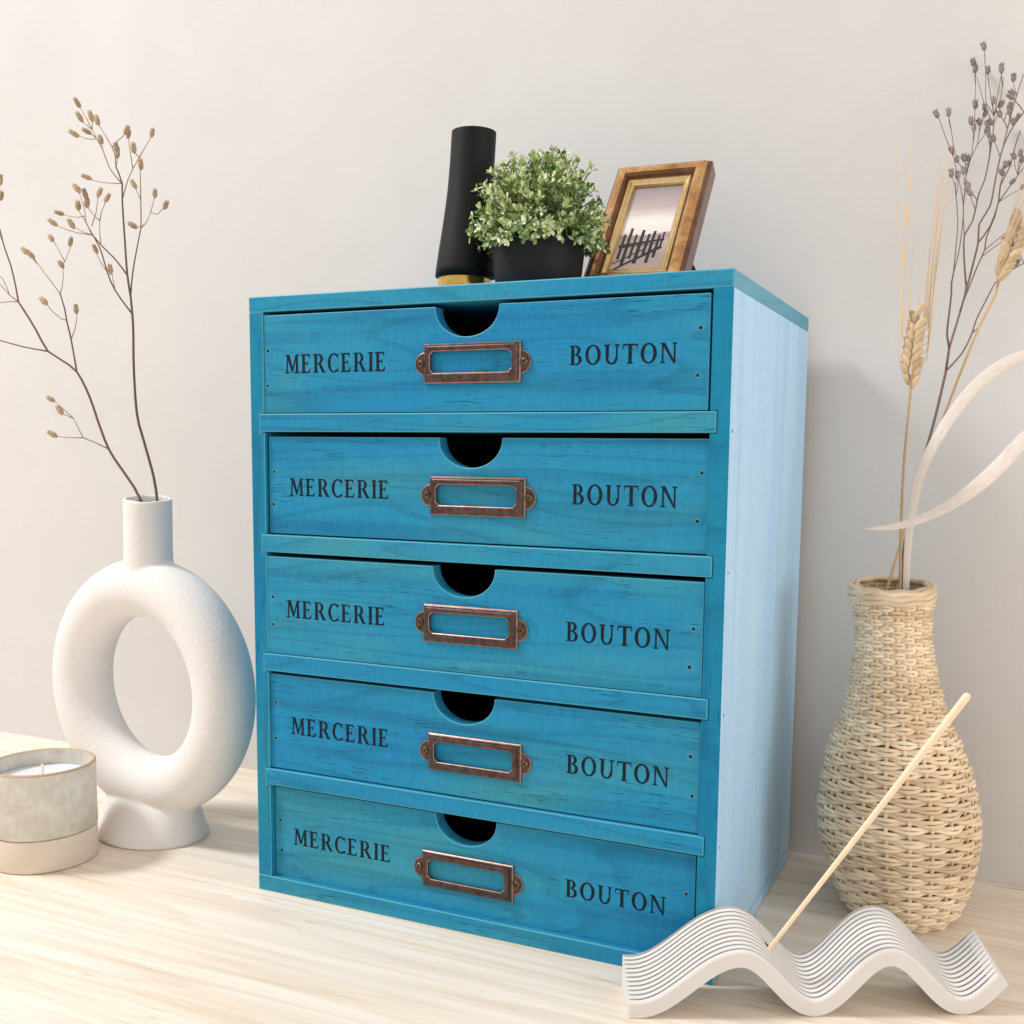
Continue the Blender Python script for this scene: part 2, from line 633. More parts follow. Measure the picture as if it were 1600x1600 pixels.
GLYPH = {
    'I': (.34, bar(.10, .268, .03, .97) + serif(.02, .325, 0, 1) + serif(.02, .325, 1, -1)),
    'E': (.70, bar(.10, .268, .03, .97) + bar(.02, .58, 0, .08) + bar(.02, .56, .92, 1) + bar(.2, .46, .475, .55)
          + [[(.58, .0), (.63, .23), (.585, .23), (.46, .0)], [(.56, 1), (.58, .80), (.54, .80), (.44, 1)], [(.46, .40), (.46, .63), (.42, .63), (.42, .40)]]),
    'R': (.82, bar(.10, .268, .03, .97) + serif(.02, .34, 0, 1) + bar(.02, .36, .945, 1) + bar(.2, .36, .46, .515)
          + band(.36, .73, .27, .27, .165, .075, -90, 90) + [[(.33, .49), (.51, .49), (.76, .03), (.57, .03)]] + bar(.56, .82, 0, .05)),
    'C': (.76, band(.42, .5, .38, .52, .17, .08, 48, 312, 30) + [[(.68, .70), (.71, .98), (.66, .98), (.60, .86)], [(.66, .02), (.70, .02), (.72, .24), (.60, .12)]]),
    'M': (.98, [[(.12, .03), (.21, .03), (.26, .97), (.17, .97)], [(.15, 1), (.34, 1), (.58, .14), (.47, .04)], [(.45, .04), (.55, .08), (.82, 1), (.73, 1)],
                [(.74, .03), (.89, .03), (.87, .97), (.72, .97)]] + serif(.03, .31, 0, 1) + serif(.64, .98, 0, 1) + serif(.06, .30, 1, -1) + serif(.72, .96, 1, -1)),
    'B': (.72, bar(.10, .268, .03, .97) + bar(.02, .36, 0, .055) + bar(.02, .34, .945, 1) + bar(.2, .36, .49, .545)
          + band(.33, .755, .26, .245, .165, .075, -90, 90) + band(.35, .265, .31, .28, .17, .075, -90, 90)),
    'O': (.88, band(.44, .5, .40, .52, .17, .08, 0, 360, 40)),
    'U': (.88, bar(.13, .295, .34, .97) + bar(.66, .745, .34, .97) + band(.438, .35, .308, .37, .14, .09, 180, 360, 24) + serif(.04, .37, 1, -1) + serif(.58, .84, 1, -1)),
    'T': (.82, bar(.33, .50, .03, .96) + serif(.25, .575, 0, 1) + bar(.05, .775, .92, 1) + [[(.03, .76), (.07, .76), (.12, 1), (.06, 1)], [(.755, .76), (.795, .76), (.765, 1), (.705, 1)]]),
    'N': (.90, bar(.13, .21, .03, .97) + bar(.71, .79, .0, .97) + [[(.09, 1), (.28, 1), (.80, -.02), (.70, -.02)]] + serif(.04, .30, 0, 1) + serif(.62, .88, 1, -1) + serif(.04, .24, 1, -1)),
}


def word(text, x0, x1, z0, z1, y, parent, lab):
    gap = .075
    total = sum(GLYPH[c][0] for c in text) + gap * (len(text) - 1)
    sx = (x1 - x0) / (total - .06)
    sz = z1 - z0
    mb = MB()
    x = 0
    k = 0
    for c in text:
        w, strokes = GLYPH[c]
        for s in strokes:
            k += 1
            yy = y - .00006 - (k % 23) * 2.0e-6
            mb.add([(x0 + (x + px) * sx, yy, z0 + pz * sz) for px, pz in s], [(0, 1, 2, 3)])
        x += w + gap
    # printing follows the board: face outwards
    o = mb.build("lettering", M_ink, parent)
    o["label"] = lab
    return o


def holder_parts(parent, cx, cz, y):
    """pressed copper label holder: plate with two ears, raised hollow frame with a clipped window"""
    mb = MB()

    def loop(x0, x1, z0, z1, c, h):
        return [(cx + x0 + c, y - h, cz + z0), (cx + x1 - c, y - h, cz + z0), (cx + x1, y - h, cz + z0 + c), (cx + x1, y - h, cz + z1 - c),
                (cx + x1 - c, y - h, cz + z1), (cx + x0 + c, y - h, cz + z1), (cx + x0, y - h, cz + z1 - c), (cx + x0, y - h, cz + z0 + c)]
    e = .0001
    loops = [loop(-.0302, .0302, -.0112, .0108, e, .0000), loop(-.0302, .0302, -.0112, .0108, e, .0010), loop(-.0296, .0296, -.0106, .0103, e, .0015), loop(-.0286, .0286, -.0094, .0098, e, .0019),
             loop(-.0279, .0279, -.0072, .0093, e, .0031), loop(-.0275, .0275, -.0065, .0088, e, .0034), loop(-.0258, .0258, -.0060, .0068, .0022, .0032), loop(-.0254, .0254, -.0056, .0064, .0022, .0029), loop(-.0254, .0254, -.0056, .0064, .0022, .0019)]
    mats = [0, 1, 0, 0, 0, 0, 1, 0]
    for i in range(len(loops) - 1):
        mb.add(loops[i] + loops[i + 1], [(k, (k + 1) % 8, (k + 1) % 8 + 8, k + 8) for k in range(8)], mats[i])
    for s in (-1, 1):
        r = .0064
        arc = [(s * (.0298 + math.cos(a) * r * 1.02), math.sin(a) * r) for a in [math.radians(-90 + 180 * k / 14) for k in range(15)]]
        arc2 = [(s * (.0298 + math.cos(a) * (r - .0005) * 1.02), math.sin(a) * (r - .0005)) for a in [math.radians(-90 + 180 * k / 14) for k in range(15)]]
        n = 15
        mb.add([(cx + a, y - .0000, cz + b - .0002) for a, b in arc] + [(cx + a, y - .0007, cz + b - .0002) for a, b in arc] + [(cx + a, y - .0009, cz + b - .0002) for a, b in arc2],
               [(k, k + 1, k + 1 + n, k + n) for k in range(n - 1)] + [(k + n, k + 1 + n, k + 1 + 2 * n, k + 2 * n) for k in range(n - 1)], 1)
        mb.add([(cx + a, y - .0009, cz + b - .0002) for a, b in arc2], [tuple(range(n))], 0)
    o = mb.build("label_holder", [M_copper, M_copper_rub], parent)
    for s in (-1, 1):
        sm = MB()
        sm.lathe([(.0022, 0), (.0022, .0004), (.0018, .0009), (.0010, .0012), (0, .0013)], 20)
        sm.v = [(cx + s * .0323 + a, y - .0009 - c, cz + b) for a, b, c in sm.v]
        ang = random.uniform(0, 1.5)
        for q in (0, 1):
            a = ang + q * math.pi / 2
            ux, uz = math.cos(a), math.sin(a)
            L, w = .0012, .00028
            px, pz = cx + s * .0323, cz
            yy = y - .00228 - q * .00002
            sm.add([(px - ux * L - uz * w, yy, pz - uz * L + ux * w), (px + ux * L - uz * w, yy, pz + uz * L + ux * w), (px + ux * L + uz * w, yy, pz + uz * L - ux * w), (px - ux * L + uz * w, yy, pz - uz * L - ux * w)], [(0, 1, 2, 3)], 1)
        sm.build("screw", [M_screw, M_black_slot], parent, smooth=False)


def nail_mesh(seed):
    rr = random.Random(seed)
    mb = MB()
    pts = [(math.cos(2 * math.pi * k / 7) * rr.uniform(.0008, .0015), math.sin(2 * math.pi * k / 7) * rr.uniform(.0008, .0015)) for k in range(7)]
    rim = [(a * 1.35, b * 1.35) for a, b in pts]
    mb.add([(a, -.00004, b) for a, b in pts], [tuple(range(7))], 0)
    mb.add([(a, -.00006, b) for a, b in pts] + [(a, -.00001, b) for a, b in rim], [(k, (k + 1) % 7, (k + 1) % 7 + 7, k + 7) for k in range(7)], 1)
    return mb.mesh("nail_hole", [M_hole, M_edge])


NAILS = [nail_mesh(i) for i in range(5)]
ORD = ["top", "second", "middle", "fourth", "bottom"]
for di, (x0, x1, z0, z1, rec, ncx, (hx, hz), mer, bou, nails) in enumerate(DRAWERS):
    mb = MB()
    a, b = .0200, .0170
    notch = [(ncx + a * math.cos(t) * (1 - .07 * abs(math.sin(t)) ** 2 * 0), z1 - b * math.sin(t) ** .92) for t in [math.pi * k / 24 for k in range(1, 24)]]
    outline = [(x0, z0), (x1, z0), (x1, z1), (ncx + a, z1)] + notch + [(ncx - a, z1), (x0, z1)]
    mb.prism(outline, rec, rec + .0095)
    # the box behind the front: sides, back and floor
    yb = D - .012
    for (bx0, bx1, by0, by1, bz0, bz1) in ((x0 + .002, x0 + .008, rec + .0096, yb, z0 + .001, z1 - .004), (x1 - .008, x1 - .002, rec + .0096, yb, z0 + .001, z1 - .004),
                                           (x0 + .0081, x1 - .0081, yb - .006, yb - .0002, z0 + .001, z1 - .004), (x0 + .0081, x1 - .0081, rec + .0097, yb - .0061, z0 + .001, z0 + .004)):
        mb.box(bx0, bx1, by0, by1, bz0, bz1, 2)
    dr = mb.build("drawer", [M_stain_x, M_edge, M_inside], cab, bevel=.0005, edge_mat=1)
    dr["label"] = ORD[di] + " drawer of the blue cabinet"
    word("MERCERIE", *mer, rec, dr, "dark serif word MERCERIE")
    word("BOUTON", *bou, rec, dr, "dark serif word BOUTON")
    holder_parts(dr, hx, hz, rec)
    for k, (nx, nz) in enumerate(nails):
        place("nail_hole", NAILS[(k + di) % 5], dr, (nx, rec, nz))
for k, (yy, zz) in enumerate([(.006, .2935), (.006, .221), (.006, .146), (.006, .0745), (.055, .0065), (.13, .012)]):
    q = place("nail_hole", NAILS[k % 5], cab, (W, yy, max(zz, .012)))
    q.rotation_euler = (0, 0, math.pi / 2)
    q.scale = (.7, 1, .7)

# ---------------------------------------------------------------- ring vase
VX, VY = -.137, .0495
vase = thing("ring_vase", "white matte ceramic ring vase with a round hole holding two dry branches", "vase", (VX, VY, 0))
vase.rotation_euler = (0, math.radians(1.0), math.radians(-4.6))
mb = MB()
RC, RR, RZ = .0728, .0212, .1098
n1, n2 = 120, 40
vs, fs = [], []
for i in range(n1):
    a = 2 * math.pi * i / n1
    for j in range(n2):
        b = 2 * math.pi * j / n2
        rr = RC + RR * math.cos(b)
        vs.append((rr * math.cos(a), RR * 1.0 * math.sin(b), RZ + rr * math.sin(a)))
for i in range(n1):
    for j in range(n2):
        fs.append((i * n2 + j, ((i + 1) % n1) * n2 + j, ((i + 1) % n1) * n2 + (j + 1) % n2, i * n2 + (j + 1) % n2))
mb.add(vs, fs)
k0 = len(mb.v)
mb.lathe([(0, .0001), (.0436, .0001), (.0447, .0012), (.0441, .006), (.0430, .013), (.0421, .020), (.0408, .026), (.0330, .034), (0, .036)], 72)
for i in range(k0, len(mb.v)):        # an oval foot that blends into the ring
    x, y, z = mb.v[i]
    mb.v[i] = (x, y * (.82 - 9.5 * min(z, .03)), z)
zt = .2472


def lip(z, x, y):
    k = max(0, (z - .20) / (zt - .20))
    return z + k * .105 * (-.64 * x + .77 * y)


neck = [(0, .184), (.0190, .186), (.0182, .1925), (.0170, .198), (.0166, .210), (.0166, .228), (.0166, zt - .001), (.0159, zt), (.0146, zt), (.0141, zt - .001), (.0141, .199), (0, .1985)]
k0 = len(mb.v)
mb.lathe(neck, 72, closed=False)
for i in range(k0, len(mb.v)):
    x, y, z = mb.v[i]
    mb.v[i] = (x, y, lip(z, x, y))
body = mb.build("body", M_bisque, vase, smooth=True)
rm = body.modifiers.new("fuse", 'REMESH')
rm.mode = 'VOXEL'
rm.voxel_size = .0009
rm.use_smooth_shade = True
sm = body.modifiers.new("soften", 'SMOOTH')
sm.factor = .5
sm.iterations = 22

# ---------------------------------------------------------------- candle
candle = thing("candle_jar", "squat mottled grey candle cup with a bare clay base at the left edge", "candle", (-.168, -.0191, 0))
mb = MB()
mb.lathe([(0, .0002), (.0332, .0002), (.0341, .0010), (.0342, .0222), (0, .0222)], 96)
mb.build("clay_base", M_clay, candle, smooth=False, bevel=.0004).data.polygons.foreach_set("use_smooth", [True] * (96 * 4))
mb = MB()
mb.lathe([(0, .0228), (.0338, .0228), (.0345, .0234), (.0343, .045), (.0345, .0662)], 96)
mb.lathe([(.0345, .0662), (.0343, .0672), (.0336, .0678), (.0325, .0676), (.0319, .0668)], 96, mat=1)
mb.lathe([(.0319, .0668), (.0316, .05), (.0316, .03), (0, .03)], 96)
mb.build("glazed_cup", [M_glaze, M_rim], candle, smooth=True)
mb = MB()
mb.lathe([(.0314, .050), (.0313, .0572), (.0300, .0566), (.02, .0563), (.004, .0565), (.0012, .0572), (0, .0573)], 64)
mb.build("wax", M_wax, candle, smooth=True)
mb = MB()
mb.tube([(0, 0, .0565), (.0003, .0002, .060), (.0002, .0006, .0635), (-.0006, .0008, .0655)], [.0009, .0008, .0008, .0007], 8)
mb.build("wick", M_wick, candle, smooth=True)

# ---------------------------------------------------------------- tall black vase on the cabinet
bv = thing("tall_black_vase", "tall slender matte black vase with a gold foot on the cabinet top", "vase", (.1105, .07, H))
lean = lambda z: ((.0056 * (z / .107), .0024 * (z / .107)))
mb = MB()
mb.lathe([(0, .0160), (.0188, .0162), (.0186, .021), (.0176, .032), (.0163, .044), (.0151, .057), (.0142, .070), (.0138, .084), (.0137, .1030), (.0137, .1034), (.0124, .1034), (.0120, .1026), (.0125, .06), (.012, .03), (0, .029)], 64, centre=lean)
mb.build("body", M_black, bv, smooth=True, bevel=0)
mb = MB()
mb.lathe([(0, .0001), (.0164, .0001), (.0167, .0006), (.0167, .0158), (0, .0158)], 64, centre=lambda z: (.0005, 0))
gf = mb.build("gold_foot", M_gold, bv, bevel=.0003)
for p in gf.data.polygons:
    p.use_smooth = abs(p.normal.z) < .5

# ---------------------------------------------------------------- potted plant
pp = thing("potted_plant", "bushy small-leaved green plant in a black round pot on the cabinet top", "potted plant", (.168, .055, H))
mb = MB()
mb.lathe([(0, .0001), (.0236, .0001), (.0243, .0008), (.0262, .015), (.0279, .0308), (.0283, .0326), (.0278, .0332), (.0268, .0328), (.0262, .028), (0, .0275)], 64)
mb.build("pot", M_pot, pp, smooth=True)
mb = MB()
mb.lathe([(.0262, .0285), (.018, .0297), (.008, .0292), (0, .0301)], 24)
mb.build("soil", M_soil, pp, smooth=True)
rng = random.Random(5)
fol, spr = MB(), MB()


def leaf_quad(base, d, nrm, L, w, mat):
    d = d.normalized()
    side = d.cross(nrm)
    if side.length < 1e-4:
        side = d.orthogonal()
    side.normalize()
    nn = side.cross(d)
    p = [base, base + d * L * .35 + side * w * .42 + nn * L * .05, base + d * L * .72 + side * w * .5 + nn * L * .10, base + d * L * .98 + nn * L * .04,
         base + d * L * .72 - side * w * .5 + nn * L * .10, base + d * L * .35 - side * w * .42 + nn * L * .05, base + d * L * .55 - nn * L * .03]
    fol.add(p, [(0, 1, 6), (1, 2, 6), (2, 3, 6), (3, 4, 6), (4, 5, 6), (5, 0, 6)], mat)


for s in range(430):
    # sprigs fan out of the pot; the dome is uneven
    a = rng.uniform(0, 2 * math.pi)
    ph = math.acos(rng.uniform(-.16, 1.0))
    dirv = Vector((math.sin(ph) * math.cos(a), math.sin(ph) * math.sin(a), math.cos(ph)))
    lump = .93 + .18 * noise.noise(dirv * 2.6 + Vector((4, 1, 7))) + rng.uniform(-.10, .10)
    tipp = Vector((dirv.x * .0408 * lump, dirv.y * .0395 * lump, .0315 + max(dirv.z, -.10) * .0520 * lump))
    root = Vector((dirv.x * .010, dirv.y * .010, .029))
    midp = root.lerp(tipp, .5) + Vector((0, 0, .007))
    pts = [root * (1 - t) ** 2 + midp * (2 * t * (1 - t)) + tipp * t * t for t in [k / 7 for k in range(8)]]
    spr.tube(pts, [.00035] * 8, 4)
    tone = rng.random()
    for k in range(3, 8):
        ax = (pts[k] - pts[k - 1]).normalized()
        for q in range(3 if k < 7 else 4):
            th = rng.uniform(0, 2 * math.pi)
            o1 = ax.orthogonal().normalized()
            o2 = ax.cross(o1)
            rad = o1 * math.cos(th) + o2 * math.sin(th)
            d = (rad + ax * rng.uniform(.2, 1.1) + Vector((0, 0, .25))).normalized()
            L = rng.uniform(.0028, .0048)
            u = rng.random() * .6 + tone * .4
            mat = 0 if u > .55 else (1 if u > .30 else 2)
            leaf_quad(pts[k] + rad * .0003, d, (ax + Vector((rng.uniform(-.4, .4), rng.uniform(-.4, .4), .4))).normalized(), L, L * rng.uniform(.42, .60), mat)
fo = fol.build("foliage", [M_leaf_pale, M_leaf_mid, M_leaf_dark], pp, smooth=True)
fo["kind"] = "stuff"
sp = spr.build("sprigs", M_sprig, pp)
sp["kind"] = "stuff"

# ---------------------------------------------------------------- picture frame
FB = Vector((.222, .062, H + .0006))
fr = thing("picture_frame", "bronze and gold picture frame leaning back beside the potted plant", "picture frame", FB)
tilt, turn = .6875, math.atan2(.0431, .9991)
Rm = Matrix.Rotation(turn, 4, 'Z') @ Matrix.Rotation(-tilt, 4, 'X')
fr.rotation_euler = Rm.to_euler()
FW, FH = .0615, .1147


def rect_loop(i, h, bx=1.0, bz=1.0):
    return [(-FW / 2 + i * bx, -h, i * bz), (FW / 2 - i * bx, -h, i * bz), (FW / 2 - i * bx, -h, FH - i * bz), (-FW / 2 + i * bx, -h, FH - i * bz)]


def loft(mb, loops, mat=0):
    for a, b in zip(loops, loops[1:]):
        mb.add(a + b, [(k, (k + 1) % 4, (k + 1) % 4 + 4, k + 4) for k in range(4)], mat)


# front looks along local -y once built: heights are pushed towards the viewer
mb = MB()
prof = [(0, -.010), (0, .000), (.0006, .0012), (.0016, .0018), (.0022, .0030), (.0034, .0048), (.0050, .0058), (.0066, .0059), (.0080, .0052), (.0092, .0038), (.0100, .0022), (.0104, .0010)]
loft(mb, [rect_loop(i, h, 1.0, 1.35) for i, h in prof])
mb.add(rect_loop(0, -.010) + rect_loop(.0104, -.010, 1, 1.35), [(k, k + 4, (k + 1) % 4 + 4, (k + 1) % 4) for k in range(4)])
mo = mb.build("moulding", [M_frame, M_frame_highlight], fr)
for i, p in enumerate(mo.data.polygons):
    if 16 <= i < 32:
        p.material_index = 1  # crest faces hold the painted highlight
mb = MB()
prof = [(.0103, .0014), (.0108, .0022), (.0118, .0024), (.0132, .0010), (.0140, .0008), (.0146, .0012), (.0150, .0004), (.0150, -.0010)]
loft(mb, [rect_loop(i, h, 1.0, 1.30) for i, h in prof])
mb.build("liner", M_liner, fr)
mb = MB()
i = .0149
mb.add(rect_loop(i, -.0008, 1, 1.3), [(0, 1, 2, 3)])
px0, px1, pz0, pz1 = -FW / 2 + i, FW / 2 - i, i * 1.3, FH - i * 1.3
PW, PH = px1 - px0, pz1 - pz0
k = 0


def stroke(x0, z0, x1, z1, w):
    global k
    k += 1
    d = Vector((x1 - x0, (z1 - z0) * PH / PW))
    nn = Vector((-d.y, d.x)).normalized() * w * .38
    yy = .0008 - .00004 - k * .000003
    pts = [(x0 + nn.x, z0 + nn.y * PW / PH), (x0 - nn.x, z0 - nn.y * PW / PH), (x1 - nn.x * .8, z1 - nn.y * .8 * PW / PH), (x1 + nn.x * .8, z1 + nn.y * .8 * PW / PH)]
    pts = [(min(max(a, .005), .995), min(max(b, .005), .995)) for a, b in pts]
    mb.add([(px0 + a * PW, yy, pz0 + b * PH) for a, b in pts], [(0, 1, 2, 3)], 1)


for x, z0_, z1_, w in ((.08, .14, .43, .08), (.19, .06, .50, .09), (.31, .14, .42, .07), (.43, .08, .47, .10), (.56, .18, .42, .08), (.66, .08, .45, .09), (.77, .14, .40, .08), (.85, .24, .43, .06)):
    stroke(x, z0_, x + .02, z1_, w)
stroke(.03, .29, .90, .345, .10)
stroke(.05, .27, .8, .305, .04)
stroke(.0, .0, .88, .26, .14)
stroke(.0, .09, .55, .24, .05)
mb.build("picture", [M_print, M_print_dark], fr)
mb = MB()
mb.box(-FW / 2 + .002, FW / 2 - .002, .0102, .0120, .002, FH - .002)
mb.build("backing_board", M_back, fr, bevel=.0003)
# prop: from the upper back of the frame down to the board behind it
inv = Rm.inverted()
foot = inv @ Vector((.030, .085, -.0002))
top = Vector((.004, .0122, .062))
foot2 = inv @ Vector((.018, .088, -.0002))
mb = MB()
for a, b, c in ((top + Vector((-.008, 0, 0)), top + Vector((.012, 0, 0)), None),):
    f1, f2 = foot2, foot
    th = Vector((0, .0016, .0006))
    vs = [a, b, f2, f1]
    mb.add(vs + [v + th for v in vs], [(0, 1, 2, 3), (7, 6, 5, 4), (0, 4, 5, 1), (1, 5, 6, 2), (2, 6, 7, 3), (3, 7, 4, 0)])
mb.build("prop_leg", M_frame, fr)

# ---------------------------------------------------------------- wicker vase
BX, BY = .3815, .1415
bk = thing("wicker_vase", "tall bottle-shaped woven rattan vase standing right of the cabinet", "vase", (BX, BY, 0))
BP = [(.0, .0296), (.003, .0318), (.0087, .0370), (.0232, .0424), (.0376, .0462), (.0519, .0486), (.0662, .0487), (.0804, .0468), (.0945, .0440), (.1086, .0393), (.1226, .0333), (.1365, .0293),
      (.1504, .0264), (.1642, .0243), (.1779, .0234), (.1897, .0240), (.1943, .0252), (.2010, .0264), (.2060, .0266)]
BP = [(z, r - .0027) for z, r in BP]


def brad(z):
    z = min(max(z, 0), .206)
    for i in range(len(BP) - 1):
        if z <= BP[i + 1][0]:
            p0, p1, p2, p3 = BP[max(i - 1, 0)][1], BP[i][1], BP[i + 1][1], BP[min(i + 2, len(BP) - 1)][1]
            t = (z - BP[i][0]) / (BP[i + 1][0] - BP[i][0])
            return p1 + (p2 - p1) * (t * t * (3 - 2 * t)) * .5 + (p2 - p1) * t * .5
    return BP[-1][1]


def bpos(th, z, dr=0.0):
    r = brad(z) + dr
    x, y = r * math.cos(th), r * math.sin(th)
    k = max(0, (z - .16) / .046)
    z2 = z + k * .10 * (.10 * x * -1 + .99 * y)
    return (x - .068 * z, y - .022 * z, z2)


NS = 22
rng = random.Random(8)
for s in range(NS):
    th = 2 * math.pi * (s + .35) / NS
    mb = MB()
    pts = [bpos(th + rng.uniform(-.006, .006), .001 + .203 * k / 40, -.0002) for k in range(41)]
    mb.tube(pts, .0013, 6)
    mb.build("stake", M_rattan, bk, smooth=True)
z = .0022
row = 0
while z < .1975:
    step = .0039 if z < .115 else .0039 - .0006 * min(1, (z - .115) / .05)
    mb = MB()
    seg = NS * 6
    wob = [rng.uniform(-.0004, .0004) for _ in range(NS)]
    amp0 = .0016 if z < .12 else .0013
    for strand in (-1, 1):
        pts, rad = [], []
        for i in range(seg):
            th = 2 * math.pi * (i / seg) + 2 * math.pi * .35 / NS
            ph = math.pi * (i / 6.0) + math.pi * row
            q = math.cos(ph)
            a = amp0 * (1 if q > 0 else -1) * abs(q) ** .6
            si = int(i / 6) % NS
            t = (i % 6) / 6
            zz = z + strand * step * .235 * (1 - .35 * abs(math.sin(ph)) * 0) + wob[si] * (1 - t) + wob[(si + 1) % NS] * t + strand * .00045 * math.cos(ph * 1.0)
            pts.append(bpos(th, zz, a))
            rad.append((step * .325) * (1.0 + .08 * math.sin(i * 1.7 + row)))
        mb.tube(pts, rad, 7, closed=True)
    mb.build("weaver", M_rattan, bk, smooth=True)
    z += step
    row += 1
for k, (zz, dr, r) in enumerate([(.1985, .0010, .0017), (.2015, .0006, .0018), (.2044, -.0002, .0018), (.2050, -.0032, .0016)]):
    mb = MB()
    pts = [bpos(2 * math.pi * i / 96, zz + .0004 * math.sin(i * .55 + k), dr + .0003 * math.cos(i * .55 + k * 2)) for i in range(96)]
    mb.tube(pts, r, 8, closed=True)
    mb.build("rim_hoop", M_rattan, bk, smooth=True)
mb = MB()
mb.lathe([(.0292, .0012), (.0292, .0028), (0, .0030)], 40)
mb.build("base_disc", M_rattan, bk)

